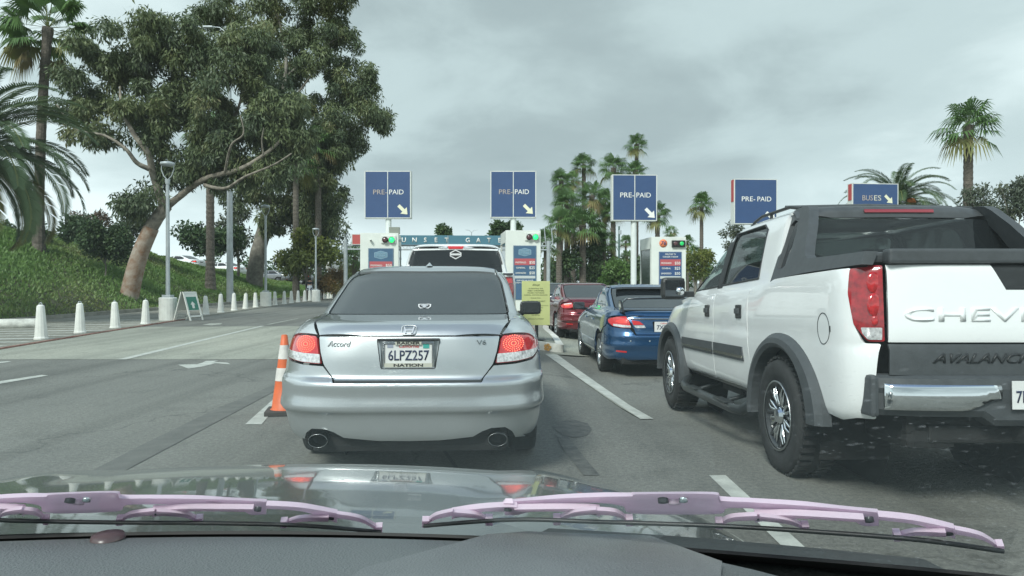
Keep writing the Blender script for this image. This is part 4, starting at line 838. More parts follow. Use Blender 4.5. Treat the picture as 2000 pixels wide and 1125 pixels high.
def asphalt(name, col, warm, crack=.0):
    m = bpy.data.materials.new(name); m.use_nodes = True; nt = m.node_tree; p = nt.nodes['Principled BSDF']; N = nt.nodes.new; L = nt.links.new
    tc = N('ShaderNodeTexCoord')
    def noise(s, d, r=.6, sc=(1, 1, 1)):
        mp = N('ShaderNodeMapping'); mp.inputs['Scale'].default_value = sc; L(tc.outputs['Object'], mp.inputs[0])
        n = N('ShaderNodeTexNoise'); n.inputs['Scale'].default_value = s; n.inputs['Detail'].default_value = d; n.inputs['Roughness'].default_value = r; L(mp.outputs[0], n.inputs['Vector']); return n.outputs['Fac']
    def ramp(f, stops):
        r = N('ShaderNodeValToRGB'); e = r.color_ramp.elements
        while len(e) < len(stops): e.new(.5)
        for k, (q, c) in enumerate(stops): e[k].position = q; e[k].color = (*c, 1)
        L(f, r.inputs[0]); return r.outputs[0]
    def mul(a, b):
        q = N('ShaderNodeMix'); q.data_type = 'RGBA'; q.blend_type = 'MULTIPLY'; q.inputs[0].default_value = 1; L(a, q.inputs[6]); L(b, q.inputs[7]); return q.outputs[2]
    base = ramp(noise(.35, 5, .6, (1, .3, 1)), [(.33, tuple(c * .82 for c in col)), (.5, col), (.68, warm)])
    g = mul(ramp(noise(90, 3, .7), [(.30, (.55, .55, .55)), (.5, (1, 1, 1)), (.64, (1.0, 1.0, 1.0)), (.76, (1.9, 1.9, 1.85))]), ramp(noise(28, 3, .7), [(.34, (.80, .80, .80)), (.5, (1, 1, 1)), (.66, (1.22, 1.22, 1.2))]))
    st = ramp(noise(1.3, 6, .65), [(.30, (.80, .80, .80)), (.45, (1, 1, 1))])
    tracks = ramp(noise(1.1, 3, .5, (1.6, .06, 1)), [(.36, (.84, .84, .84)), (.55, (1.05, 1.05, 1.05))])
    c = mul(mul(mul(base, g), st), tracks)
    if crack:
        mp = N('ShaderNodeMapping'); mp.inputs['Scale'].default_value = (.5, .28, 1); L(tc.outputs['Object'], mp.inputs[0])
        n = N('ShaderNodeTexNoise'); n.inputs['Scale'].default_value = 1.5; n.inputs['Detail'].default_value = 3; L(tc.outputs['Object'], n.inputs['Vector'])
        ad = N('ShaderNodeVectorMath'); ad.operation = 'MULTIPLY_ADD'; L(n.outputs['Color'], ad.inputs[0]); ad.inputs[1].default_value = (.5, .5, .5); L(mp.outputs[0], ad.inputs[2])
        v = N('ShaderNodeTexVoronoi'); v.feature = 'DISTANCE_TO_EDGE'; v.inputs['Scale'].default_value = .55; L(ad.outputs[0], v.inputs['Vector'])
        c = mul(c, ramp(v.outputs['Distance'], [(0.0, (crack, crack, crack)), (.006, (1, 1, 1))]))
    L(c, p.inputs['Base Color']); p.inputs['Roughness'].default_value = .88; p.inputs['Specular IOR Level'].default_value = .3
    b = N('ShaderNodeBump'); b.inputs['Strength'].default_value = .5; b.inputs['Distance'].default_value = .008; L(noise(140, 2), b.inputs['Height']); L(b.outputs[0], p.inputs['Normal'])
    return m
M_asph = asphalt('asphalt', (.188, .192, .172), (.218, .221, .195), .68)
M_conc = asphalt('road_concrete', (.33, .34, .285), (.385, .39, .325), .80)
M_walk = asphalt('walk_concrete', (.26, .255, .215), (.30, .29, .245), .8)
M_mark = mat('road_paint', (.50, .52, .47), .7, var=.22, scale=7, bump=.2, bscale=80, alt=(.58, .60, .54))
M_markold = mat('worn_road_paint', (.36, .37, .32), .8, var=.35, scale=12, alt=(.55, .57, .50))
M_kerb = mat('kerb_concrete', (.24, .235, .20), .9, var=.25, scale=2.5, bump=.2, bscale=30)
M_bwhite = mat('bollard_white', (.72, .73, .68), .75, var=.10, scale=5, bump=.15, bscale=40, alt=(.76, .77, .72))
M_wkerb = mat('white_kerb_paint', (.66, .66, .60), .8, var=.25, scale=5, bump=.2, bscale=30)
M_galv = mat('galvanised_steel', (.42, .46, .47), .45, .3, var=.12, scale=3)

def sheet(name, poly, z, m, step=.5, kind='structure', thick=0.):
    """a flat marking or slab that follows the road surface"""
    P_ = np.array([(p[0], p[1]) for p in poly]); O = resample(P_, step); pts = [tuple(p) for p in O]; ed = [(i, (i + 1) % len(O)) for i in range(len(O))]
    mn, mx = O.min(0), O.max(0)
    if (mx - mn).max() > 3 * step:
        for x in np.arange(mn[0] + step * .5, mx[0], step):
            for y in np.arange(mn[1] + step * .5, mx[1], step):
                if inpoly(O, x, y) and np.min(((O - (x, y)) ** 2).sum(1)) > (step * .4) ** 2: pts.append((x, y))
    vo, _, fo, _, _, _ = delaunay_2d_cdt([Vector(p) for p in pts], ed, [], 0, 1e-6)
    V = [(p.x, p.y, float(gz(p.x, p.y)) + z) for p in vo]
    Fc = [tuple(f) for f in fo if inpoly(O, sum(vo[i].x for i in f) / 3, sum(vo[i].y for i in f) / 3)]
    mb = MB(); mb.add(V, Fc)
    if thick:
        n = len(O); a = [(q[0], q[1], float(gz(q[0], q[1])) + z) for q in O]; b = [(q[0], q[1], q[2] - thick) for q in a]
        mb.add(a + b, [(i, (i + 1) % n, n + (i + 1) % n, n + i) for i in range(n)])
    o = mb.build(name, m); o['kind'] = kind; return o
def ground_px(px, py, z=0.):
    d = 5.
    for _ in range(40):
        x = (px - 1000) * d / F; d = (HC - z - float(gz(x, d))) * F / (py - HZ)
    return ((px - 1000) * d / F, d)

# ground: finer near the camera, reaching the horizon
def build_ground():
    xs = np.concatenate([[-3000, -800, -200, -80], np.arange(-60, -3, 3.), np.arange(-3, .1, .35), np.arange(.1, 1.7, .1), np.arange(1.7, 8, .35), np.arange(8, 60, 4.), [80, 200, 800, 3000]])
    ys = np.concatenate([[-300, -60, -10], np.arange(-2, 5, .4), np.arange(5, 8.6, .15), np.arange(8.6, 14, .4), np.arange(14, 60, 3.), [70, 100, 160, 300, 800, 2000, 5000]])
    X, Y = np.meshgrid(xs, ys); Z = gz(X, Y); V = np.stack([X, Y, Z], -1).reshape(-1, 3); nx = len(xs)
    i = (np.arange(len(ys) - 1)[:, None] * nx + np.arange(nx - 1)[None, :]).ravel(); Fc = np.stack([i, i + 1, i + nx + 1, i + nx], 1)
    o = npmesh('road', V, Fc, M_asph, smooth=True); o['kind'] = 'structure'
build_ground()
sheet('concrete_road', [(-15, 12.4), (-3, 12.5), (.7, 13.9), (1.6, 14.3), (6, 15.0), (16, 15.6), (16, 50), (-1.5, 50), (-1.2, 24), (-4, 22.3), (-9.2, 21.9), (-15, 21.5)], .004, M_conc, 1.2)
def xb(y): return float(np.interp(y, [10, 16.6, 18.6, 25.2, 29.6, 38, 42.4, 47, 51.6, 54.5, 62, 80], [-9.9, -10.9, -11.2, -12.1, -12.6, -13.6, -14.0, -14.45, -14.6, -14.7, -15.0, -15.6]))
ysq = list(np.arange(8, 70, 2.))
sheet('pavement', [(xb(y) + .24, y) for y in ysq] + [(xk(y), y) for y in ysq[::-1]], .03, M_walk, 1.5, thick=.04)
rk = MB()
for a, b in zip(ysq[:-1], ysq[1:]):
    if a > 24: break
    rk.add([(xb(a) + .245, a, .032), (xb(a) + .33, a, .032), (xb(b) + .33, b, .032), (xb(b) + .245, b, .032), (xb(a) + .33, a, .001), (xb(b) + .33, b, .001)], [(0, 1, 2, 3), (1, 4, 5, 2)])
o = rk.build('red_kerb_line', mat('red_kerb_paint', (.33, .10, .07), .85, var=.4, scale=9, alt=(.36, .22, .17))); o['kind'] = 'structure'
for k in range(13):
    y = 13.4 + k * .98; x0 = xk(y) + 1.6; x1 = xb(y) + .05; sk = .35
    sheet('walkway_stripe', [(x0, y - sk), (x1, y + sk), (x1, y + sk + .30), (x0, y - sk + .30)], .034, M_markold if k % 3 else M_mark, 2.)
# lane lines and arrows
g = ground_px
sheet('lane_line', [g(228, 703), g(246, 703), g(516, 637), g(509, 637)], .009, M_mark, 2.)
sheet('lane_line', [g(520, 634), g(526, 634), g(585, 622), g(581, 622)], .006, M_markold, 2.)
sheet('lane_line', [g(-40, 757), g(-40, 751), g(80, 733), g(94, 734)], .005, M_mark, 2.)
sheet('lane_line', [g(-10, 711), g(22, 707), g(14, 706), g(-10, 708)], .005, M_mark, 2.)
sheet('lane_line', [g(478, 830), g(510, 830), g(560, 772), g(543, 772)], .005, M_mark, 1.)
sheet('lane_line', [g(1251, 820), g(1277, 820), g(1088, 693), g(1066, 693)], .009, M_mark, 1.)
sheet('lane_line', [(1.36, 3.2), (1.47, 3.2), (1.475, 4.94), (1.36, 4.94)], .005, M_mark, 1.)
sheet('road_arrow', [g(347, 713), g(368, 720.5), g(398, 716), g(421, 710), g(450, 712), g(444, 709), g(416, 707.5), g(427, 705), g(402, 705.5), g(395, 709), g(384, 712)], .005, M_mark, 1.)
sheet('road_arrow', [g(395, 634), g(410, 632), g(434, 631.5), g(430, 634), g(412, 635.5)], .005, M_markold, 1.)
for pl_ in ([(905, 852), (925, 852), (1000, 915), (1018, 975), (985, 975)], [(1072, 826), (1120, 822), (1140, 838), (1112, 852), (1138, 900), (1168, 935), (1130, 930), (1098, 880), (1070, 862)], [(1290, 700), (1293, 700), (1300, 760), (1296, 760)]):
    pass
M_tar = mat('tar_stain', (.07, .072, .066), .7, var=.3, scale=9, alt=(.13, .133, .12))
sheet('oil_stain', [g(1080, 836), g(1092, 825), (g(1122, 821)), g(1148, 828), g(1156, 840), g(1146, 852), g(1124, 856), g(1100, 851)], .0045, M_tar, .2)
sheet('tyre_streak', [g(1086, 850), g(1108, 853), g(1124, 872), g(1146, 900), g(1172, 930), g(1140, 930), g(1118, 902), g(1098, 876)], .0046, M_tar, .2)
sheet('tar_seam', [g(842, 850), g(848, 850), g(930, 962), g(920, 962)], .0048, mat('tar_black', (.02, .021, .02), .5), .3)
sheet('tar_seam', [g(170, 925), g(235, 925), g(560, 752), g(552, 745), g(420, 800), g(280, 868)], .0045, mat('tar_faded', (.138, .141, .126), .85, var=.15, scale=5), .4)

# hillside
def build_hill():
    ys = np.concatenate([np.arange(4, 64, .6), np.arange(64, 200, 3.)]); ts = np.concatenate([[0, .05], np.arange(.4, 11, .4), [12, 14, 20, 40, 90]])
    V = []; nx = len(ts)
    for y in ys:
        for t in ts:
            x = xk(y) - .15 - t; V.append((x, y, float(hill(x - .001, y))))
    i = (np.arange(len(ys) - 1)[:, None] * nx + np.arange(nx - 1)[None, :]).ravel(); Fc = np.stack([i, i + nx, i + nx + 1, i + 1], 1)
    m = mat('hill_soil', (.035, .055, .016), .95, var=.35, scale=.9, alt=(.085, .085, .035), bump=.6, bscale=9)
    o = npmesh('hill', np.array(V), Fc, m, smooth=True); o['kind'] = 'structure'
build_hill()
kb = MB()
ysk = list(np.arange(22.5, 75, 1.5))
for a, b in zip(ysk[:-1], ysk[1:]):
    s_ = [(xk(a), a, 0), (xk(a), a, .17), (xk(a) - .16, a, .17), (xk(a) - .16, a, 0)]; t_ = [(xk(b), b, 0), (xk(b), b, .17), (xk(b) - .16, b, .17), (xk(b) - .16, b, 0)]
    kb.add(s_ + t_, [(0, 1, 5, 4), (1, 2, 6, 5), (2, 3, 7, 6)] + ([(0, 1, 2, 3)] if a == ysk[0] else []))
kb.build('kerb', M_kerb)['kind'] = 'structure'
w_ = MB(); w_.tube([(-17.5, 19.1, .13), (-15, 20.45, .13), (-13.95, 21.15, .13), (-13.83, 21.22, .13)], [.17, .17, .165, .10], n=14); tag(w_.build('parking_kerb', M_wkerb), 'white rounded concrete kerb lying at the foot of the hill, cut by the left edge', 'kerb')

def grass():
    rng = np.random.default_rng(3); n = 150000
    y = 14 + (rng.random(n) ** 1.25) * 66; t = rng.random(n) ** .9 * 11.5; x = xk(y) - .17 - t; z = hill(x, y)
    patch = (np.sin(x * .8 + 2 * np.sin(y * .21)) * np.sin(y * .45 + x * .3) + 1) / 2
    keep = rng.random(n) < (.45 + .55 * patch); x, y, z, patch = x[keep], y[keep], z[keep], patch[keep]; n = len(x)
    h = (.05 + .13 * rng.random(n)) * (.6 + .7 * patch); w = .02 + .028 * rng.random(n) + y * .0007; a = rng.random(n) * pi * 2
    lean = rng.normal(0, .07, (n, 2))
    b = np.stack([x, y, z - .02], 1); dv = np.stack([np.cos(a) * w, np.sin(a) * w, np.zeros(n)], 1); tip = b + np.stack([lean[:, 0], lean[:, 1], h + .02], 1)
    V = np.stack([b - dv, b + dv, tip], 1).reshape(-1, 3); Fc = np.arange(3 * n).reshape(-1, 3)
    big = (np.sin(x * .35 + 1) * np.sin(y * .17 + .5) + 1) / 2
    tint = np.repeat(np.clip(.10 + .42 * patch + .22 * big + .25 * (rng.random(n) - .3), 0, 1), 3)
    m = leafmat('grass_blades', [(0, (.264, .231, .099)), (.2, (.176, .231, .066)), (.55, (.121, .220, .050)), (1, (.165, .286, .066))], .25)
    tag(npmesh('grass', V, Fc, m, tint=tint), 'short green grass covering the slope', 'grass', kind='stuff')
grass()

# ------------------------------------------------------------------ plants
def leaves(rng, C, Rr, per, ln, wd, droop=.8, flat=1., tc=None):
    n = len(C) * per; ci = np.repeat(np.arange(len(C)), per)
    v = rng.normal(size=(n, 3)); v /= np.linalg.norm(v, axis=1, keepdims=True); r = (rng.random(n) ** .45)[:, None]
    off = v * r * np.array(Rr)[ci][:, None]; off[:, 2] *= flat
    p = np.array(C)[ci] + off
    d = rng.normal(size=(n, 3)) * .55 + np.array([0, 0, -droop]) + v * .35; d /= np.linalg.norm(d, axis=1, keepdims=True)
    s = np.cross(d, rng.normal(size=(n, 3))); s /= np.linalg.norm(s, axis=1, keepdims=True)
    l = ln * (.6 + .8 * rng.random(n))[:, None]; w = wd * (.6 + .8 * rng.random(n))[:, None]
    V = np.stack([p, p + d * l * .45 + s * w * .5, p + d * l, p + d * l * .45 - s * w * .5], 1).reshape(-1, 3)
    ct = rng.random(len(C)) if tc is None else np.array(tc)
    t = np.clip(ct[ci] * .65 + rng.random(n) * .35, 0, 1)
    return V, np.arange(4 * n).reshape(-1, 4), np.repeat(t, 4)
ML_euc = leafmat('eucalyptus_leaves', [(0, (.061, .092, .049)), (.4, (.097, .135, .061)), (.8, (.155, .189, .074)), (1, (.203, .189, .088))], .22)
ML_euc2 = leafmat('grey_green_leaves', [(0, (.052, .073, .047)), (.5, (.078, .101, .062)), (1, (.124, .137, .081))], .22)
ML_bush = leafmat('dark_bush_leaves', [(0, (.035, .069, .029)), (.6, (.058, .108, .039)), (1, (.098, .146, .048))], .2)
ML_yel = leafmat('yellow_green_leaves', [(0, (.07, .10, .02)), (.6, (.14, .17, .03)), (1, (.25, .26, .05))], .3)
ML_bright = leafmat('bright_green_leaves', [(0, (.05, .10, .02)), (.6, (.08, .16, .03)), (1, (.13, .22, .05))], .3)
ML_brown = leafmat('russet_leaves', [(0, (.08, .065, .045)), (.6, (.12, .09, .06)), (1, (.17, .12, .08))], .2)
ML_orange = leafmat('orange_straw', [(0, (.16, .11, .04)), (.5, (.28, .17, .06)), (1, (.20, .22, .06))], .2)
ML_palm = leafmat('fan_palm_leaves', [(0, (.276, .199, .095)), (.3, (.207, .224, .069)), (.5, (.078, .147, .048)), (1, (.129, .233, .069))], .28)
ML_date = leafmat('date_palm_leaves', [(0, (.254, .215, .069)), (.35, (.137, .176, .055)), (.6, (.069, .121, .049)), (1, (.108, .166, .069))], .25)
M_bark = mat('eucalyptus_bark', (.17, .15, .12), .9, var=.4, scale=3.2, alt=(.33, .295, .24), bump=.6, bscale=14)
M_barko = mat('peeling_bark', (.30, .165, .09), .9, var=.3, scale=2.4, alt=(.36, .32, .27), bump=.6, bscale=10)
M_barkg = mat('grey_bark', (.20, .185, .155), .95, var=.35, scale=3, bump=.8, bscale=12)
M_palmt = mat('palm_trunk', (.125, .108, .088), .95, var=.4, scale=9, bump=.9, bscale=25)
def smooth_path(pts, n=6):
    P_ = [Vector(p) for p in pts]; out = []
    for i in range(len(P_) - 1):
        a, b, c, d = P_[max(i - 1, 0)], P_[i], P_[i + 1], P_[min(i + 2, len(P_) - 1)]
        for k in range(n):
            t = k / n; out.append(.5 * ((2 * b) + (-a + c) * t + (2 * a - 5 * b + 4 * c - d) * t * t + (-a + 3 * b - 3 * c + d) * t ** 3))
    return out + [P_[-1]]
def crown_from(rng, ell, d, dens=1., sub=(.45, .85), dz=1.):
    C = []; Rr = []
    for px, py, rx, ry, k in ell:
        c = at(px, py, d); a, b = rx * d / F, ry * d / F; n = max(2, int(k * dens))
        for _ in range(n):
            v = rng.normal(size=3); v /= np.linalg.norm(v); r = rng.random() ** .4
            C.append((c.x + v[0] * a * r, c.y + v[1] * (a + b) * .5 * dz * r, c.z + v[2] * b * r)); Rr.append(rng.uniform(*sub))
    return C, Rr
def tree(name, label, base, limbs, C, Rr, per, ln, wd, ml, mb_, rng, droop=.8, group=None, cat='tree', flat=.9):
    e = empty(name, base, 0, label, cat, group); iv = Vector(base)
    t = MB()
    for pts, r0, r1 in limbs:
        q = smooth_path([Vector(p) - iv for p in pts]); n = len(q); t.tube(q, [r0 + (r1 - r0) * (k / (n - 1)) ** .8 + .02 * r0 * sin(k * 2.1) for k in range(n)], n=12 if r0 > .15 else 6)
    if limbs: t.build('trunk', mb_, e)
    V, Fc, T = leaves(rng, np.array(C) - np.array(base), Rr, per, ln, wd, droop, flat); npmesh('crown', V, Fc, ml, e, T)
    return e
rng = np.random.default_rng(11)
def A(px, py, d, off=0.): return at(px, py, d + off)
def big_tree():
    d = 34.; b = on_hill(250, 577, 30, 40); d = b.y; b.z -= .3
    e1 = [(330, 85, 85, 60, 14), (470, 100, 95, 70, 18), (245, 110, 80, 62, 12), (165, 205, 52, 45, 5), (180, 120, 60, 60, 5), (400, 185, 110, 80, 22), (535, 190, 72, 60, 14), (300, 215, 80, 60, 12), (455, 255, 100, 55, 18), (560, 265, 55, 52, 10), (205, 270, 60, 35, 4), (390, 310, 70, 30, 6), (275, 395, 45, 32, 5), (450, 330, 60, 35, 6), (350, 340, 35, 30, 3), (540, 320, 45, 35, 5), (310, 300, 40, 40, 3), (500, 320, 60, 30, 5), (140, 175, 35, 40, 2)]
    C, Rr = crown_from(rng, e1, d, 1.75, (.38, .8))
    V_ = lambda *q: [A(px, py, d, o) for px, py, o in q]
    limbs = [([b] + V_((272, 500, 0), (298, 440, 0), (326, 402, 0)), .43, .28),
             (V_((322, 408, 0), (300, 340, -.4), (290, 300, -.9), (262, 262, -1.2), (240, 215, -1.0), (236, 170, -.6)), .22, .05), (V_((292, 330, -.8), (268, 318, -1.2), (245, 290, -1.6), (205, 265, -1.8), (150, 252, -1.6), (112, 205, -1)), .13, .03),
             (V_((326, 404, 0), (350, 385, .2), (400, 350, -.4), (470, 330, -.8), (520, 300, -1.0), (548, 275, -.9)), .20, .06), (V_((400, 352, .4), (430, 375, .8), (470, 350, 1.2), (500, 310, 1.4)), .10, .04),
             (V_((310, 350, .3), (318, 280, .8), (300, 250, 1), (330, 180, 1.4), (350, 110, 1.8)), .16, .05), (V_((425, 340, .3), (440, 270, .8), (470, 200, 1.2), (480, 120, 1.5)), .14, .04), (V_((440, 338, -1.4), (452, 285, -2.6), (476, 262, -3.0), (470, 225, -3.1)), .07, .02), (V_((515, 302, -2.7), (512, 275, -3), (516, 250, -3.1)), .05, .02), (V_((400, 362, -.6), (440, 368, -1.2), (480, 345, -2), (535, 322, -2.4), (570, 300, -2.4)), .10, .03)]
    e = tree('eucalyptus_tree', 'large leaning eucalyptus with peeling orange trunk, nearest tree on the grass slope', tuple(b), limbs, C, Rr, 330, .28, .072, ML_euc, M_bark, rng, 1.0)
    iv = b; q = smooth_path([v - iv for v in [b] + V_((262, 535, 0), (276, 490, 0), (296, 445, 0))]); MB().tube([p + Vector((.02, -.03, 0)) for p in q], [.435 - .005 * k for k in range(len(q))], n=12).build('peeling_bark', M_barko, e)
    # second, taller one behind
    b = on_hill(495, 556, 40, 60); d = b.y; b.z -= .3
    e2 = [(430, 15, 80, 40, 9), (545, 30, 90, 60, 12), (650, 30, 75, 50, 10), (610, 125, 90, 60, 14), (690, 175, 68, 48, 12), (722, 222, 42, 38, 8), (640, 225, 75, 50, 14), (590, 300, 95, 50, 16), (670, 275, 50, 50, 10), (555, 355, 85, 50, 14), (640, 355, 45, 45, 8), (480, 385, 50, 40, 6), (530, 130, 60, 60, 8), (500, -60, 160, 60, 18), (660, 90, 50, 40, 5), (620, -20, 90, 40, 8), (590, 410, 50, 35, 8), (640, 430, 30, 30, 4), (540, 430, 40, 30, 5)]
    C, Rr = crown_from(rng, e2, d, 1.9, (.5, 1.05))
    limbs = [([b] + V_((505, 500, 0))[:0] + [A(503, 500, d), A(518, 440, d), A(530, 380, d)], .74, .48), ([A(530, 385, d), A(520, 320, d), A(545, 220, d, -1), A(560, 120, d, -1), A(540, 20, d)], .34, .08), ([A(530, 390, d), A(565, 400, d), A(590, 370, d, .5), A(630, 310, d, 1), A(660, 220, d, 1)], .22, .05), ([A(545, 230, d, -1), A(600, 160, d), A(650, 90, d, 1)], .14, .04), ([A(560, 150, d, -1), A(620, 100, d, -1), A(690, 60, d)], .10, .03), ([A(530, 380, d), A(480, 340, d, 1), A(450, 250, d, 1)], .14, .04)]
    tree('eucalyptus_tree', 'tallest eucalyptus with a thick straight grey trunk, second from the road\'s left edge', tuple(b), limbs, C, Rr, 330, .36, .095, ML_euc, M_barkg, rng, 1.0)
big_tree()
def small_tree(px, py, d, ell, label, ml, per=160, ln=.3, wd=.12, name='tree', bz=0., tr=.14, sub=(.5, .9), droop=.3, dens=1., cat='tree', group=None, mb_=None, lim=True, hillb=False):
    x = (px - 1000) * d / F; z = float(hill(x, d)) if x < xk(d) else 0.; b = Vector((x, d, z - .1))
    C, Rr = crown_from(rng, ell, d, dens, sub); top = max(c[2] for c in C); limbs = []
    if lim:
        m0 = Vector((x, d, z + (top - z) * .35)); limbs = [([b, (b + m0) / 2 + Vector((.05, 0, 0)), m0], tr, tr * .7)]
        for k in range(min(7, len(C))):
            c = Vector(C[int(k * len(C) / min(7, len(C)))]); limbs.append(([m0 - Vector((0, 0, .3)), (m0 + c) / 2 + Vector((0, 0, .25)), c], tr * .45, tr * .12))
    return tree(name, label, tuple(b), limbs, C, Rr, per, ln, wd, ml, mb_ or M_barkg, rng, droop, group, cat)
small_tree(625, 530, 62, [(620, 425, 52, 50, 22), (600, 500, 60, 30, 8), (655, 405, 28, 30, 6), (590, 455, 35, 40, 6), (640, 460, 30, 25, 4)], 'grey leafed tree with thin stems beyond the tallest eucalyptus', ML_euc2, 170, .3, .09, 'tree', sub=(.5, 1.), droop=.7)
small_tree(408, 500, 56, [(400, 465, 46, 34, 12), (445, 470, 30, 28, 6), (372, 455, 20, 18, 4)], 'round dark green tree standing behind the white lamp column on the hill', ML_bush, 240, .3, .16)
small_tree(465, 520, 60, [(455, 440, 30, 45, 6), (480, 480, 30, 30, 5)], 'narrow green tree between the dark round tree and the thick grey trunk', ML_euc2, 180, .3, .13)
small_tree(598, 530, 55, [(600, 490, 52, 36, 14), (572, 510, 34, 24, 8), (640, 500, 24, 22, 5), (600, 460, 26, 18, 4)], 'yellow green bushy tree above the two walkers', ML_yel, 240, .28, .13)
small_tree(255, 480, 47, [(262, 425, 34, 34, 7), (245, 450, 24, 22, 4)], 'small blue green tree behind the leaning eucalyptus trunk', ML_euc2, 200, .26, .10)
small_tree(175, 470, 44, [(175, 432, 34, 16, 7)], 'reddish brown shrub on top of the hill behind the date palm', ML_brown, 260, .2, .07, 'shrub', lim=False, cat='shrub', sub=(.35, .6))
def shrub(px, py, d, ell, label, ml, per=240, ln=.16, wd=.09, sub=(.35, .6), cat='shrub', group=None, name='shrub', dens=1.):
    return small_tree(px, py, d, ell, label, ml, per, ln, wd, name, sub=sub, lim=True, tr=.05, cat=cat, group=group, dens=dens)
shrub(205, 490, 36, [(195, 462, 58, 30, 16), (150, 452, 30, 22, 6), (235, 482, 40, 22, 8)], 'wide dark green shrub spreading over the slope right of the palm trunk', ML_bush, 420)
shrub(40, 470, 38, [(40, 455, 55, 18, 10)], 'low dark hedge on the hill crest at the left edge', ML_bush, 300)
shrub(650, 560, 56, [(660, 548, 26, 20, 10), (640, 552, 20, 14, 6)], 'orange straw coloured grass clump beside the two walkers', ML_orange, 300, .3, .05, cat='ornamental grass', name='grass_clump')
shrub(1206, 553, 56, [(1206, 533, 26, 20, 9), (1190, 541, 18, 12, 4), (1216, 520, 14, 10, 3)], 'bright green round bush left of the booth with the orange round logo', ML_bright, 320, .22, .11, (.4, .7), 'bush', name='bush')
gh = 'dark bushes under the palm group'
for i, (px, py, rx, ry) in enumerate([(1105, 520, 26, 34), (1150, 505, 30, 46), (1178, 520, 22, 36), (1240, 528, 26, 28), (1090, 548, 20, 14), (1265, 540, 24, 20)]):
    small_tree(px, 560, 88 + i * 2, [(px, py, rx, ry, 9)], 'dark bush under the palms, ' + ['left of the pair by the yellow sign', 'tallest, below the palm cluster', 'beside the tallest bush', 'right behind the booth pole', 'lowest, above the red car', 'behind the booth with the orange logo'][i], ML_bush, 200, .45, .24, 'bush', sub=(.8, 1.4), cat='bush', group=gh)
small_tree(1358, 560, 60, [(1352, 525, 18, 32, 8), (1375, 500, 22, 10, 4)], 'loose yellow green tree between the booth and the white pickup door', ML_yel, 170, .3, .13)
small_tree(1425, 560, 70, [(1425, 450, 16, 22, 5), (1432, 480, 20, 20, 4)], 'sparse tree top beside the fourth blue sign', ML_euc2, 130, .3, .12)
small_tree(868, 560, 120, [(868, 455, 12, 15, 9), (868, 470, 15, 10, 6)], 'small dark tree top above the overhead gate sign', ML_bush, 260, .5, .3, sub=(.6, 1.1))
small_tree(992, 560, 110, [(992, 448, 24, 14, 10), (1010, 462, 18, 14, 6), (972, 462, 16, 12, 4)], 'broad dark tree top behind the second booth', ML_bush, 240, .5, .3, sub=(.7, 1.2))
small_tree(1920, 560, 46, [(1912, 385, 24, 22, 7), (1930, 410, 25, 18, 5), (1900, 420, 18, 14, 3)], 'sparse grey tree right of the tall palm', ML_euc2, 130, .26, .09, sub=(.35, .75), droop=.6)
small_tree(1985, 560, 42, [(1975, 370, 26, 22, 7), (1995, 400, 26, 28, 8), (1965, 410, 18, 16, 3), (2010, 360, 25, 25, 6)], 'sparse grey tree cut by the right edge of the view', ML_euc2, 130, .26, .09, sub=(.35, .75), droop=.6)
def treeline():
    C = []; Rr = []
    for k in range(150):
        x = -95 + k * 2.2 + rng.normal() * .6; 
        if -14 < x < 6: h = 3.5
        else: h = rng.uniform(4, 8.5)
        y = 190 + rng.normal() * 6
        for q in range(3): C.append((x + rng.normal(), y, h * (.25 + .3 * q))); Rr.append(rng.uniform(1.6, 2.8))
    V, Fc, T = leaves(rng, C, Rr, 120, .9, .6, .3); tag(npmesh('far_trees', V, Fc, ML_bush, None, T), 'distant band of dark trees closing the car park', 'trees', kind='stuff')
treeline()

# ------------------------------------------------------------------ palms
def fan_crown(rng, n, r, lf, wilt=.14, seg=20, span=122):
    V = []; Fc = []; T = []
    def add(v, f, t):
        b = len(V); V.extend(v); Fc.extend([tuple(b + i for i in q) for q in f]); T.extend([t] * len(v))
    for k in range(n):
        az = rng.random() * 2 * pi; u = (k + .5) / n; el = radians(82 - span * u ** .85 + rng.normal() * 8); old = u > 1 - wilt
        d = np.array([cos(az) * cos(el), sin(az) * cos(el), sin(el)]); side = np.array([-sin(az), cos(az), 0.]); upv = np.cross(side, d) * -1
        upv = np.cross(d, side); L0 = r * (.45 + .15 * rng.random()); hub = d * L0 + np.array([0, 0, -.10 * r * (1 - sin(el))])
        add([side * .03, -side * .03, hub - side * .02, hub + side * .02], [(0, 1, 2, 3)], .35)
        ll = lf * (.85 + .3 * rng.random()); t = (rng.random() * .25) if old else .5 + rng.random() * .5
        tilt = rng.normal() * .3
        for j in range(seg):
            a = radians(-125 + 250 * j / (seg - 1)); dv = d * cos(a) + (side * cos(tilt) + upv * sin(tilt)) * sin(a); l = ll * (.65 + .35 * cos(a * .6)) * (.9 + .2 * rng.random())
            m = hub + dv * l * .6; tip = hub + dv * l + np.array([0, 0, -l * (.28 + .25 * rng.random() + (.3 if old else 0))]); w = l * .052; s = np.cross(dv, upv); s /= np.linalg.norm(s) + 1e-9
            add([hub, m + s * w, tip, m - s * w], [(0, 1, 2, 3)], min(1, t + rng.random() * .12))
    return np.array(V), np.array(Fc), np.array(T)
def palm_trunk(h, r, bend=.0, seed=0, flare=1.35):
    rr = random.Random(seed); n = max(14, int(h * 4)); pts = []; rad = []
    for k in range(n + 1):
        t = k / n; pts.append((bend * t * t, 0, h * t)); rad.append(r * (flare - (flare - 1) * min(1, t * 5)) * (1 - .12 * t) * (1 + (.05 if k % 2 else -.02) + rr.uniform(-.02, .02)))
    rad[-1] *= 1.25; rad[-2] *= 1.25; rad[-3] *= 1.15
    return MB().tube(pts, rad, n=12, smooth=False)
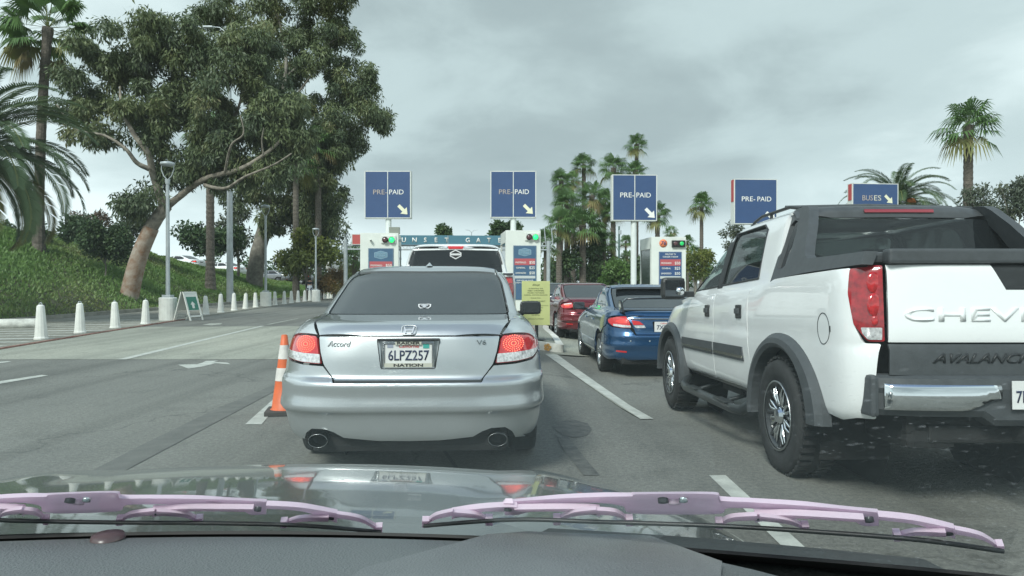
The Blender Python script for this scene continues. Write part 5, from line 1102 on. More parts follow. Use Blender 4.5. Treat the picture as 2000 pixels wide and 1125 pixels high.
def fan_palm(label, base, h, r, tr, seed, n=34, lf=None, bend=0., group=None, seg=20):
    q = np.random.default_rng(seed); e = empty('fan_palm', base, q.random() * 6 if group else 0, label, 'palm tree', group)
    palm_trunk(h, tr, bend, seed).build('trunk', M_palmt, e); V, Fc, T = fan_crown(q, n, r, lf or r * .62, seg=seg); V = V + np.array([bend, 0, h]); npmesh('crown', V, Fc, ML_palm, e, T); return e
b = on_hill(76, 489, 28, 45); dp = b.y; b.z -= .2
e = fan_palm('tallest fan palm at the left, its crown cut by the top of the view', tuple(b), HC + (HZ - 55) * dp / F - b.z, 2.6, .23, 5, n=34, lf=1.0, bend=(96 - 76) * dp / F * 1.0, seg=40)
GP = 'fan palms in a group behind the gate'
protos = []
pl = [(1096, 352, 98, 1.0, 'leftmost of the fan palm group, mid height'), (1140, 322, 105, 1.15, 'tall fan palm third from the left of the group'), (1198, 328, 100, 1.35, 'broad crowned fan palm just left of the third blue sign'), (1243, 282, 112, 1.1, 'highest fan palm, rising behind the third blue sign'), (1240, 335, 108, 1.1, 'fan palm crown just above the third blue sign'),
      (1118, 352, 104, .9, 'fan palm with yellowed leaves between two taller ones'), (1108, 398, 90, 1.35, 'short full fan palm left in the group'), (1156, 382, 92, 1.3, 'full fan palm in the middle of the group'), (1180, 392, 98, 1.1, 'dark fan palm left of the third blue sign post'), (1092, 435, 86, 1.25, 'low fan palm at the group\'s left end above the yellow sign'),
      (1138, 440, 88, 1.5, 'bushy low fan palm in the middle of the group'), (1180, 470, 90, 1.1, 'low fan palm left of the sign pole'), (1284, 420, 85, 1.0, 'fan palm showing right under the third blue sign'), (1196, 415, 92, .9, 'fan palm half hidden by the third blue sign\'s left edge'), (1170, 430, 95, 1.0, 'slim fan palm in the group\'s second row'),
      (1120, 425, 99, 1.1, 'fan palm in the back row of the group')]
for i, (px, py, d, s, lab) in enumerate(pl):
    x = (px - 1000) * d / F; h = HC + (HZ - py) * d / F
    if i < 3: e = fan_palm(lab + ', tall grey trunk', (x, d, 0), h, 1.75 * s, .30 * s ** .5, 20 + i, n=30, group=GP, seg=18); protos.append((e, h, s))
    else:
        p0, h0, s0 = protos[i % 3]; e = copy_tree(p0); e.location = (x, d, 0); e['label'] = lab; e.rotation_euler = (0, 0, i * 1.3)
        k = s / s0
        for ch in e.children:
            if ch.name.startswith('crown'): ch.scale = (k, k, k); ch.location = (0, 0, h - h0 * k)
            else: ch.scale = (k, k, h / h0)
for px, py, d, s, lab in [(1370, 398, 80, .95, 'lone fan palm between the third and fourth blue signs'), (1890, 243, 48, 1.15, 'tall fan palm at the right above the white pickup'), (1310, 452, 130, .8, 'tiny distant fan palm right of the booth with the orange logo'), (1343, 470, 130, .8, 'tiny distant fan palm above the booth signal'), (1358, 490, 120, .8, 'small distant fan palm beside the lone palm\'s trunk'),
                       (1066, 472, 75, 1.0, 'fan palm between the second booth and the gantry post'), (693, 500, 70, .95, 'dark fan palm left of the first booth'), (652, 500, 66, .75, 'short yellow green palm beside the white ball sign'), (411, 262, 47, 1.0, 'fan palm with bare trunk behind the tall floodlight column'), (578, 310, 55, 1.0, 'slim fan palm trunk left of the walkers'), (622, 280, 58, 1.0, 'fan palm right behind the walkers'), (1225, 500, 118, .8, 'small distant palm left of the booth with the orange logo'), (1222, 470, 122, .8, 'small distant fan palm showing by the sign pole')]:
    x = (px - 1000) * d / F; z = float(hill(x, d)) if x < xk(d) else 0.
    i = int(px) % 3; p0, h0, s0 = protos[i]; h = HC + (HZ - py) * d / F - z; e = copy_tree(p0); e.location = (x, d, z - .1); e['label'] = lab; del e['group']; e.rotation_euler = (0, 0, px * .7); k = s / s0
    for ch in e.children:
        if ch.name.startswith('crown'): ch.scale = (k, k, k); ch.location = (0, 0, h - h0 * k)
        else: ch.scale = (k * .9, k * .9, h / h0)
def date_palm(label, base, h, r, tr, seed, n=60, nl=46, tintadd=0.):
    q = np.random.default_rng(seed); e = empty('date_palm', base, 0, label, 'palm tree'); palm_trunk(h, tr, 0, seed, 1.2).build('trunk', M_palmt, e)
    V = []; Fc = []; T = []
    for k in range(n):
        az = k * 2.39996 + q.normal() * .15; u = (k + .5) / n; el = radians(82 - 95 * u + q.normal() * 5); L0 = r * (.85 + .25 * q.random()); old = u > .88
        pts = []; p = np.zeros(3); a = el; st = L0 / 12
        for j in range(13):
            pts.append(p.copy()); p = p + st * np.array([cos(az) * cos(a), sin(az) * cos(a), sin(a)]); a -= radians(5.5 + 5.0 * (j / 12) * (1.2 + u)) 
        pts = np.array(pts); side = np.array([-sin(az), cos(az), 0.]); t = .05 + .3 * q.random() if old else .5 + .5 * q.random()
        for j in range(12):
            b = len(V); V += [pts[j] + side * .025, pts[j] - side * .025, pts[j + 1] - side * .02, pts[j + 1] + side * .02]; Fc.append((b, b + 1, b + 2, b + 3)); T += [.3] * 4
        for j in range(nl):
            s = .10 + .9 * j / (nl - 1); i = min(11, int(s * 12)); f = s * 12 - i; c = pts[i] * (1 - f) + pts[min(12, i + 1)] * f; dr = pts[min(12, i + 1)] - pts[i]; dr /= np.linalg.norm(dr); l = r * .125 * (sin(pi * min(1, s * .9 + .08)) ** .5 + .12); upv = np.cross(dr, side)
            for sd in (1, -1):
                dv = side * sd * .78 + dr * .60 + upv * (.30 if j % 2 else .12); dv /= np.linalg.norm(dv); w = dr * .030 * r / 3.5; tip = c + dv * l + np.array([0, 0, -l * .22]); m_ = c + dv * l * .5
                b = len(V); V += [c, m_ + w, tip, m_ - w]; Fc.append((b, b + 1, b + 2, b + 3)); T += [min(1, t + q.random() * .15)] * 4
    npmesh('crown', np.array(V) + np.array([0, 0, h]), np.array(Fc), ML_date, e, np.array(T)); return e
dpm = date_palm('large feathery date palm at the left edge, fronds arching over the grass', (-17.2, 22.5, .2), 5.0, 4.1, .42, 3, n=64, nl=105)
dp2 = date_palm('round date palm rising behind the blue sign marked BUSES', ((1752 - 1000) * 50 / F, 50, 0), HC + (HZ - 402) * 50 / F, 4.2, .45, 9, n=64, nl=70)
oc = MB(); oc.lathe([(0, -.45), (.25, -.3), (.33, 0), (.22, .25), (0, .35)], c=(.5, -.8, HC + (HZ - 398) * 50 / F), n=10); oc.build('fruit_bunch', mat('date_orange', (.35, .12, .03), .8, var=.4, scale=20), dp2)

# ------------------------------------------------------------------ vehicles in the lanes
car1 = sedan('sedan', 'silver sedan straight ahead with brake lights on and a framed licence plate', 'silver', M_silver, (-.715, 5.73, 0), radians(2.2), h=.034)
gt = float(gz(2.8, 5.0)); white_truck((2.87, 5.10, -.01), radians(.6), radians(-1.8))
plain_truck((-.965, 12.2, 0), radians(2.2))
car2 = sedan('sedan', 'dark blue sedan with a tall black rear wing beside the white pickup', 'blue', M_blue, (2.31, 12.0, -.14), radians(1.5), h=.06)
car3 = sedan('sedan', 'dark red sedan waiting in front of the blue one', 'red', M_red, (2.05, 19.3, -.14), radians(5), h=.07)
def recolour(root, m_from, m_to):
    for o in [root] + list(root.children_recursive):
        if o.type == 'MESH' and o.material_slots and o.material_slots[0].material == m_from:
            o.material_slots[0].link = 'OBJECT'; o.material_slots[0].material = m_to
for (x, y, z, rz, m, lab) in [(1.95, 29.5, -.14, .1, M_darkpaint, 'black car ahead of the dark red sedan, half behind the yellow sign'), (-28.6, 64, 2.35, 1.3, M_white, 'white parked car on the hill top left of the tall floodlight column'), (-27.2, 70, 1.9, 1.2, M_white, 'white parked car on the hill beside the thick grey trunk'), (-27.0, 84, 1.35, 1.4, M_greypaint, 'grey parked car behind the slope left of the walkers'), (-25.0, 86, 1.25, 1.5, M_darkpaint, 'dark parked car behind the slope just left of the walkers')]:
    c = copy_tree(car3); c.location = (x, y, z); c.rotation_euler = (0, 0, rz); c['label'] = lab
    recolour(c, M_red, m)
    if z > 0: c['group'] = 'cars parked on the hill'

# ------------------------------------------------------------------ bollards and lamps along the pavement
bol = empty('bollard', (0, 0, .03), 0, 'x', 'bollard', 'white bollards along the pavement')
b_ = MB(); b_.lathe([(.0, .0), (.15, .0), (.15, .03), (.135, .06), (.085, .70), (.078, .76), (.045, .79), (0, .795)], n=12, smooth=False); b_.build('concrete_body', M_bwhite, bol)
b_ = MB(); b_.tube([(.035 * cos(a), 0, .80 + .035 * sin(a)) for a in np.linspace(-.3, pi + .3, 10)], .009, n=6); b_.build('lifting_ring', M_galv, bol)
bys = [(16.6), 18.65, 20.75, 22.8, 29.6, 31.7, 34.0, 36.4, 38.4, 42.4, 44.6, 46.9, 49.0, 51.0, 53.4, 57.5, 59.3, 61.0, 62.8]
bpx = [80, 156, 225, 284, 402, 431, 457, 479, 499, 537, 555, 569, 582, 595, 605, 626, 633.5, 641, 647]
names = ['nearest', 'second', 'third', 'fourth'] + [None] * 20
for i, (y, px) in enumerate(zip(bys, bpx)):
    c = bol if i == 0 else copy_tree(bol); x = (px - 1000) * y / F; c.location = (x, y, .03); c.rotation_euler = (R.uniform(-.03, .03), R.uniform(-.03, .03), i * .8); c.scale = (1, 1, R.uniform(.96, 1.04))
    if i < 4: c['label'] = names[i] + ' white bollard from the left, on the striped pavement before the first lamp base'
    elif i < 9: c['label'] = ['first', 'second', 'third', 'fourth', 'fifth'][i - 4] + ' white bollard right of the folding green sign, before the second lamp base'
    elif i < 15: c['label'] = ['first', 'second', 'third', 'fourth', 'fifth', 'sixth'][i - 9] + ' small white bollard after the second lamp base'
    else: c['label'] = ['first', 'second', 'third', 'last'][i - 15] + ' tiny white bollard right of the third lamp base'
def lamp(px, y, top, label, base=True):
    x = (px - 1000) * y / F; e = empty('street_lamp', (x, y, .0), 0, label, 'street lamp', 'round headed lamps along the pavement')
    if base:
        MB().lathe([(0, 0), (.30, 0), (.30, .80), (.27, .83), (0, .83)], n=20, smooth=False).build('concrete_base', M_bwhite, e)
        MB().box((0, 0, .87), (.30, .30, .09), bev=.01).build('base_plate', M_galv, e)
    MB().tube([(0, 0, .85), (0, 0, top - .75)], [.075, .055], n=12).build('pole', M_galv, e)
    h = MB(); h.tube([(0, 0, top - .8), (0, 0, top - .62)], [.07, .09], n=12)
    for s_ in (-1, 1): h.tube([(0, 0, top - .66), (s_ * .14, 0, top - .5), (s_ * .22, 0, top - .28), (s_ * .21, 0, top - .1)], .018, n=6)
    h.lathe([(0, top - .16), (.20, top - .15), (.245, top - .1), (.24, top - .04), (.10, top), (0, top)], n=20); h.build('lamp_head', M_galv, e); return e
lamp(328, 25.2, 5.6, 'round headed street lamp on a white cylinder beside the folding green sign')
lamp(519, 40.5, 5.75, 'round headed street lamp on a white cylinder below the thick grey trunk')
lamp(617, 51.7, 5.3, 'round headed street lamp between the two walkers')
lamp(668, 66, 5.6, 'distant round headed street lamp beside the left gantry post', False)
lamp(703, 74, 5.4, 'farthest street lamp just left of the first booth', False)
# tall floodlight column
x, y = -17.55, 44.6; z0 = float(hill(x, y)); e = empty('floodlight_column', (x, y, z0 - .1), 0, 'tall grey floodlight column with two arms rising through the eucalyptus', 'light column')
MB().tube([(0, 0, .2), (0, 0, 9), (0, 0, 16.9)], [.21, .16, .09], n=14).build('pole', M_galv, e); MB().box((0, 0, .15), (.62, .62, .3), bev=.02).build('footing', M_kerb, e)
for s_ in (-1, 1): MB().tube([(0, 0, 16.6), (s_ * .2, 0, 17.3), (s_ * .6, 0, 17.6), (s_ * 1.25, 0, 17.65)], [.05, .04, .035, .03], n=8).build('arm', M_galv, e); MB().box((s_ * 1.3, 0, 17.62), (.6, .28, .1), bev=.02).build('lantern', M_galv, e)
e = empty('floodlight_column', ((921 - 1000) * 130 / F, 130, 0), 0, 'tiny distant twin arm light above the overhead gate sign', 'light column')
MB().tube([(0, 0, 0), (0, 0, 10.6)], [.12, .07], n=8).build('pole', M_galv, e)
for s_ in (-1, 1): MB().tube([(0, 0, 10.5), (s_ * .4, 0, 10.9), (s_ * 1.1, 0, 11.0)], .045, n=6).build('arm', M_galv, e)
e = empty('utility_pole', ((1209 - 1000) * 84 / F, 84, 0), 0, 'thin green pole with small boxes left of the third sign post', 'pole'); MB().tube([(0, 0, 0), (0, 0, 8.0)], [.14, .10], n=8).build('pole', mat('green_steel', (.08, .14, .12), .6), e); MB().box((.1, 0, 7.3), (.35, .3, .5), bev=.03).build('equipment_box', M_galv, e)

# folding sign
fx, fy = (368 - 1000) * 25.2 / F, 25.2; e = empty('folding_sign', (fx, fy, .03), radians(-16), 'white folding pavement sign with a green panel beside the first lamp base', 'sign')
M_green = mat('sign_green', (.02, .18, .12), .5); M_wpl = mat('white_plastic', (.70, .71, .66), .5)
for s_ in (1, -1):
    fr = MB(); h_, sp = 1.0, .31
    def q(u, v, t=0.): return (s_ * (.02 + sp * (1 - v) + t), u, v * h_)
    for a in (-.30, .30): fr.add([q(a - .03, 0), q(a + .03, 0), q(a + .03, 1), q(a - .03, 1), q(a - .03, 0, .03), q(a + .03, 0, .03), q(a + .03, 1, .03), q(a - .03, 1, .03)], [(0, 1, 2, 3), (4, 7, 6, 5), (0, 3, 7, 4), (1, 5, 6, 2), (0, 4, 5, 1), (3, 2, 6, 7)])
    for v0, v1 in ((.12, .17), (.95, 1.0)): fr.add([q(-.30, v0), q(.30, v0), q(.30, v1), q(-.30, v1), q(-.30, v0, .03), q(.30, v0, .03), q(.30, v1, .03), q(-.30, v1, .03)], [(0, 1, 2, 3), (4, 7, 6, 5), (0, 3, 7, 4), (1, 5, 6, 2), (0, 4, 5, 1), (3, 2, 6, 7)])
    fo = fr.build('sign_frame', M_wpl, e)
    MB().add([q(-.27, .34, .012), q(.27, .34, .012), q(.27, .95, .012), q(-.27, .95, .012), q(-.27, .34, .02), q(.27, .34, .02), q(.27, .95, .02), q(-.27, .95, .02)], [(0, 1, 2, 3), (4, 7, 6, 5), (0, 3, 7, 4), (1, 5, 6, 2), (0, 4, 5, 1), (3, 2, 6, 7)]).build('sign_panel', M_wpl, e)
    MB().add([q(-.25, .36, .026), q(.25, .36, .026), q(.25, .82, .026), q(-.25, .82, .026)], [(0, 1, 2, 3)]).build('green_face', M_green, e)
    MB().add([q(-.06, .42, .030), q(.06, .42, .030), q(.06, .55, .030), q(-.06, .55, .030), q(-.12, .55, .030), q(.12, .55, .030), q(0, .66, .030)], [(0, 1, 2, 3), (4, 5, 6)]).build('arrow_mark', M_wpl, e)

# white ball sign and the gantry
e = empty('ball_sign', ((649 - 1000) * 60 / F, 60, 0), 0, 'white ball on a thin post above the orange straw clump', 'sign')
MB().tube([(0, 0, 0), (0, 0, 2.3)], .05, n=8).build('post', M_bwhite, e)
MB().lathe([(.52 * sin(a), 2.72 - .52 * cos(a)) for a in np.linspace(0, pi, 15)], n=24).build('ball', mat('ball_white', (.75, .75, .72), .4), e); text('number_mark', '1', .5, M_text_k, e, (.05, -.53, 2.72), ext=.02)
YG = 55.
ga = empty('overhead_gantry', ((875 - 1000) * YG / F, YG, 0), radians(4), 'grey overhead gantry carrying the long blue gate sign', 'gantry')
hw = 7.75
for s_ in (-1, 1): MB().tube([(s_ * hw, 0, 0), (s_ * hw, 0, 4.6)], .15, n=12).build('post', M_galv, ga)
t_ = MB()
for z in (3.9, 4.2): t_.tube([(-hw - .2, 0, z), (hw + .2, 0, z)], .06, n=8)
for k in range(32): x = -hw + k * .5; t_.tube([(x, 0, 3.9), (x + .25, 0, 4.2), (x + .5, 0, 3.9)], .025, n=5)
t_.build('truss', M_galv, ga)
for x in (hw - .2, hw + .35): MB().tube([(x, 0, 4.3), (x - .12, 0, 5.6)], .04, n=6).build('aerial', M_galv, ga)
gs = MB(); gs.box((-.05, -.14, 4.62), (9.3, .06, .72), bev=.01); gs.build('sign_board', mat('gate_blue', (.07, .19, .25), .5, var=.05), ga)
gm = MB(); gm.box((-.0, -.18, 4.62), (.04, .02, .72)); gm.build('board_joint', M_galv, ga)
for i, ch in enumerate('SUNSET GATE'):
    if ch != ' ': text('sign_letter', ch, .50, M_text_w, ga, (-4.15 + i * .81, -.185, 4.60), ext=.01, bold=.02)
rs = MB(); rs.box((0, 0, 0), (.62, .05, .72)); ro = rs.build('red_sign', mat('sign_red_pale', (.50, .10, .09), .5), ga); ro.location = (-6.9, -.15, 4.65)
b_ = MB(); 
for a, b, c_, d_ in ((0, .38, .72, .04), (0, -.38, .72, .04)): b_.box((a, 0, b), (c_, .06, d_))
for s_ in (-1, 1): b_.box((s_ * .34, 0, 0), (.04, .06, .76))
b_.build('red_sign_border', M_wpl, ro)

# ------------------------------------------------------------------ blue signs over the lanes
M_sblue = mat('sign_blue', (.036, .076, .18), .42, var=.04, scale=3); M_sframe = mat('sign_frame_white', (.62, .64, .60), .5)
M_arrow = mat('arrow_cream', (.75, .74, .55), .5); M_bpost = mat('post_white', (.66, .70, .68), .5, var=.05)
def arrow(parent, x, y, z, s, m, ang=-45):
    P_ = [(-.5, .13), (.06, .13), (.06, .36), (.5, 0), (.06, -.36), (.06, -.13), (-.5, -.13)]; a = radians(ang)
    MB().prism([((u * cos(a) - v * sin(a)) * s, (u * sin(a) + v * cos(a)) * s) for u, v in P_], lambda u, v: (x + u, y, z + v), (0, .004, 0)).build('arrow_mark', m, parent)
def lane_sign(px, y, cz, label, w=1.68, h=1.72, tone='white', words='PRE-PAID', seam=True, yaw=0., group='blue lane signs above the booths', z0=0., red=False, pole=True):
    x = (px - 1000) * y / F; e = empty('lane_sign', (x, y, z0), radians(yaw), label, 'sign', group)
    cz -= z0
    for k, yy in enumerate((-.16, .16)):
        MB().box((0, yy, cz), (w, .05, h), bev=.008).build('sign_panel' if k == 0 else 'rear_panel', M_sblue, e)
    fr = MB()
    for s_ in (-1, 1): fr.box((s_ * (w / 2 + .012), 0, cz), (.035, .37, h + .06)); fr.box((0, 0, cz + s_ * (h / 2 + .012)), (w + .02, .37, .03))
    fr.build('sign_frame', M_sframe, e)
    if seam: MB().box((0, -.188, cz), (.03, .012, h)).build('centre_strip', M_sframe, e)
    if words == 'PRE-PAID':
        m1 = M_text_t if tone != 'white' else M_text_w
        text('lettering', 'PRE-', .27, m1, e, (-.30, -.192, cz + .09), w=.54, ext=.004); text('lettering', 'PAID', .27, M_text_w, e, (.34, -.192, cz + .09), w=.56, ext=.004)
        arrow(e, .60, -.196, cz - .60, .50, M_arrow if tone != 'white' else M_text_w)
    else:
        text('lettering', 'BUS', .30, M_text_t, e, (-.34, -.192, cz + .08), w=.44, ext=.004); text('lettering', 'ES', .30, mat('cream_lettering', (.6, .58, .48), .5), e, (.08, -.192, cz + .08), w=.30, ext=.004); arrow(e, .56, -.196, cz + .04, .44, M_arrow)
    if pole:
        MB().tube([(0, 0, 0), (0, 0, cz - h / 2)], .115, n=14).build('post', M_bpost, e)
    if red:
        MB().box((-w / 2 - .04, -.02, cz + h * .25), (.02, .22, h * .5)).build('red_edge', mat('sign_red', (.4, .05, .05), .5), e)
    return e
S1 = lane_sign(759, 28.3, 4.80, 'blue sign reading PRE-PAID with faded letters above the first booth', tone='faded', w=1.76, h=1.80)
S2 = lane_sign(1002.5, 28.7, 4.86, 'blue sign reading PRE-PAID with faded letters above the second booth', tone='faded', w=1.76, h=1.80)
S3 = lane_sign(1237.5, 27.8, 4.62, 'blue sign reading PRE-PAID on a white post by the booth with the orange logo', z0=-.1, yaw=3)
S4 = lane_sign(1472, 28.4, 4.54, 'blue sign reading PRE-PAID half hidden by the white pickup roof', z0=-.1, seam=False, yaw=4, red=True)
S5 = lane_sign(1704, 29, 4.66, 'low blue sign reading BUSES behind the pickup roof', w=1.88, h=1.3, words='BUSES', seam=False, z0=-.1, yaw=5, red=True)

# ------------------------------------------------------------------ toll booths
M_booth = mat('booth_white', (.68, .71, .66), .55, var=.05, scale=2); M_bglass = mat('booth_glass', (.02, .035, .03), .08, spec=.5)
M_menu = mat('menu_blue', (.05, .115, .20), .5, var=.06); M_menu2 = mat('menu_blue_deep', (.03, .075, .19), .5); M_menur = mat('menu_red', (.44, .09, .10), .5); M_grn = mat('signal_green', (.02, .7, .15), .4, emit=(.02, .9, .14), es=1.6); M_grnd = mat('signal_green_dim', (.02, .4, .12), .3, emit=(.02, .6, .12), es=.35)
M_rdark = mat('signal_dark', (.09, .03, .035), .3, coat=1.)
def booth(px, y, topz, w, dep, label, kind, z0=0., yaw=6.):
    x = (px - 1000) * y / F; e = empty('toll_booth', (x, y, z0), radians(yaw), label, 'booth', 'toll booths on the islands'); H = topz - z0; hw = w / 2
    b = MB(); b.box((0, .04, H / 2), (w, .08, H), bev=.012); b.build('front_wall', M_booth, e)
    b = MB(); b.box((0, dep / 2 + .05, H - .23), (w, dep, .46), bev=.015); b.build('roof', M_booth, e)
    b = MB(); b.box((0, dep / 2 + .05, .45), (w - .02, dep - .02, .9), bev=.01); b.build('lower_wall', M_booth, e)
    for s_ in (-1, 1):
        for yy in (.18, dep - .02): MB().box((s_ * (hw - .05), yy, H / 2 + .2), (.10, .10, H - .9), bev=.008).build('corner_post', M_booth, e)
        MB().box((s_ * (hw - .045), dep / 2 + .08, (H - .46 + .9) / 2), (.03, dep - .3, H - 1.36)).build('side_window', M_bglass, e)
    MB().box((0, dep - .03, (H - .46 + .9) / 2), (w - .2, .03, H - 1.36)).build('back_window', M_bglass, e)
    # price panel
    pw, pz0, pz1 = w * .66, .70, H - .58; px_ = .06 * (1 if kind else 1)
    mo = MB().box((px_, -.012, (pz0 + pz1) / 2), (pw, .02, pz1 - pz0), bev=.003).build('price_board', M_menu if kind != 3 else M_menu2, e)
    ph = pz1 - pz0; yy = -.026
    def L_(s, sz, x, z, w_=None, m=M_text_w): return text('board_lettering', s, sz, m, mo, (x, yy - .004, z), w=w_, ext=.001, bold=.015)
    mo.location = (0, 0, 0)
    bx = MB()
    for s_ in (-1, 1): bx.box((px_ + s_ * pw * .48, yy, (pz0 + pz1) / 2), (.008, .004, ph * .97))
    bx.box((px_, yy, pz1 - .02), (pw * .96, .004, .008)); bx.build('board_border', mat('border_pale', (.3, .38, .45), .5), mo)
    if kind == 3:
        L_('WELCOME TO', .085, px_, pz1 - .10, .42); L_('DODGER STADIUM', .085, px_, pz1 - .20, .60); top = pz1 - .30
    else:
        hx = [(-.24, .09), (0, .155), (.24, .09), (.24, -.09), (0, -.155), (-.24, -.09)]; hz_ = pz1 - .25
        MB().prism(hx, lambda u, v: (px_ + u, yy - .003, hz_ + v), (0, .003, 0)).build('logo_shape', mat('logo_pale', (.30, .42, .50), .5), mo); MB().prism([(u * .92, v * .9) for u, v in hx], lambda u, v: (px_ + u, yy - .006, hz_ + v), (0, .003, 0)).build('logo_field', mat('logo_blue', (.13, .25, .34), .5), mo)
        text('board_lettering', 'DODGER', .10, mat('logo_pale', (.30, .42, .50), .5), mo, (px_, yy - .009, hz_ + .04), w=.34, ext=.001, bold=.01); text('board_lettering', 'STADIUM', .09, mat('logo_pale', (.30, .42, .50), .5), mo, (px_, yy - .009, hz_ - .05), w=.34, ext=.001, bold=.01); top = pz1 - .50
    MB().box((px_, yy, top - .12), (pw * .90, .004, .25)).build('red_band', M_menur, mo)
    for i, (a, b2) in enumerate((('PREFERRED', '$50'), ('GENERAL', '$25'), ('OVERSIZED', '$50'))):
        z = top - .15 - i * .20; L_(a, .085, px_ - pw * .18, z, pw * (.46 if i != 1 else .40)); L_(b2, .15, px_ + pw * .31, z, pw * .24)
    MB().box((px_, yy, top - .70), (pw * .90, .004, .10)).build('notice_strip', mat('strip_grey', (.5, .53, .52), .5), mo)
    L_('CASH AND ALL MAJOR', .07, px_, top - .83, pw * .72); L_('CREDIT CARDS ACCEPTED', .07, px_, top - .92, pw * .80); MB().lathe([(0, 0), (.035, 0)], c=(px_ + (pw * .30 if kind != 3 else -pw * .34), yy - .003, top - 1.03), axis='Y', n=12, sx=1.5).build('card_mark', mat('card_orange', (.6, .2, .1), .5), mo)
    # signals
    sx = .34 if kind != 3 else .37
    if kind == 3: MB().box((sx, -.05, H - .27), (.52, .10, .26), bev=.01).build('signal_box', M_black, e)
    else: MB().box((sx, -.03, H - .24), (.56, .06, .30), bev=.02).build('signal_panel', M_booth, e)
    for i, m in enumerate((M_rdark, M_grn if kind != 3 else M_grnd)):
        xx = sx - .12 + .24 * i; zz = H - .26
        o_ = MB().lathe([(0, -.03), (.07, -.022), (.098, 0), (.098, .02)], c=(xx, -.085, zz), axis='Y', n=22).build('signal_light', m, e)
        MB().lathe([(.104, .03), (.104, -.04), (.112, -.04), (.112, .03)], c=(xx, -.085, zz), axis='Y', n=22).build('signal_hood', M_black, e)
    if kind == 3:
        MB().lathe([(0, -.012), (.155, -.012), (.155, 0)], c=(-.22, -.01, H - .25), axis='Y', n=26).build('round_logo', mat('logo_orange', (.75, .22, .09), .5), e); text('logo_number', '76', .20, mat('logo_navy', (.03, .05, .16), .5), e, (-.22, -.026, H - .25), w=.20, ext=.002, bold=.02, shear=.15)
    elif kind == 1:
        MB().tube([(-.32, -.02, H - .28), (-.30, -.14, H - .30)], .045, n=10).build('camera', M_booth, e); MB().lathe([(0, 0), (.03, 0)], c=(-.298, -.152, H - .302), axis='Y', n=10).build('camera_lens', M_black, e)
        MB().box((.55, .3, H + .12), (.40, .3, .24), bev=.01).build('roof_box', mat('box_grey', (.24, .26, .22), .6), e)
    for k in range(3): MB().box((hw + .05, .5, H - .25 - k * .35), (.08, .10, .10), bev=.02).build('side_fitting', M_galv, e)
    return e
booth(741, 27, 3.22, 1.42, 2.2, 'white booth with the green light and small camera, left of the pickup cab', 1)
booth(1022, 27.3, 3.34, 1.34, 2.2, 'white booth with the green light and blue price board above the yellow sign', 2)
booth(1306, 27.9, 3.13, 1.36, 1.9, 'white booth with the round orange logo, nearest the white pickup', 3, z0=-.12, yaw=3)

# traffic islands
def island(poly, label, z0=0., h=.17):
    P_ = inset(np.array(poly, float), 0.0); n = len(P_); e = empty('traffic_island', (P_[:, 0].mean(), P_[0, 1], 0), 0, label, 'traffic island', 'islands under the booths'); c = Vector(e.location)
    A_ = fillet(P_, .12); B_ = inset(A_, .16); n = len(A_)
    def zz(q, k): return float(gz(q[0], q[1])) + k
    V = [(q[0] - c.x, q[1] - c.y, zz(q, -.05)) for q in A_] + [(q[0] - c.x, q[1] - c.y, zz(q, h)) for q in A_] + [(q[0] - c.x, q[1] - c.y, zz(q, h)) for q in B_] + [(q[0] - c.x, q[1] - c.y, zz(q, h - .02)) for q in B_]
    MB().add(V, [(i, (i + 1) % n, n + (i + 1) % n, n + i) for i in range(n)] + [(n + i, n + (i + 1) % n, 2 * n + (i + 1) % n, 2 * n + i) for i in range(n)] + [(2 * n + i, 2 * n + (i + 1) % n, 3 * n + (i + 1) % n, 3 * n + i) for i in range(n)]).build('kerb', M_wkerb, e)
    MB().add([(q[0] - c.x, q[1] - c.y, zz(q, h - .02)) for q in B_], [tuple(range(n))]).build('island_top', M_conc, e); return e
isl = island([(.32, 14.5), (1.06, 14.6), (1.1, 17), (1.02, 20), (1.30, 25), (1.45, 34), (-.75, 34), (-.55, 25), (-.1, 18)], 'white edged island carrying the yellow sign and the second booth')
island([(-5.0, 19), (-4.3, 19), (-4.1, 26), (-3.9, 34), (-6.2, 34), (-5.9, 26)], 'white edged island under the first booth')
island([(5.3, 19.5), (6.0, 19.5), (6.9, 26), (7.2, 34), (5.0, 34), (5.0, 26)], 'white edged island under the booth with the orange logo')
fm = MB(); 
for k in range(5): fm.lathe([(0, 0), (.035, 0)], c=(.045 * cos(k * 1.257), 0, .045 * sin(k * 1.257)), axis='Y', n=8)
fo = fm.build('painted_flower', mat('paint_orange', (.5, .28, .08), .8), isl); fo.location = (.72 - isl.location.x, 14.535 - isl.location.y, .03)

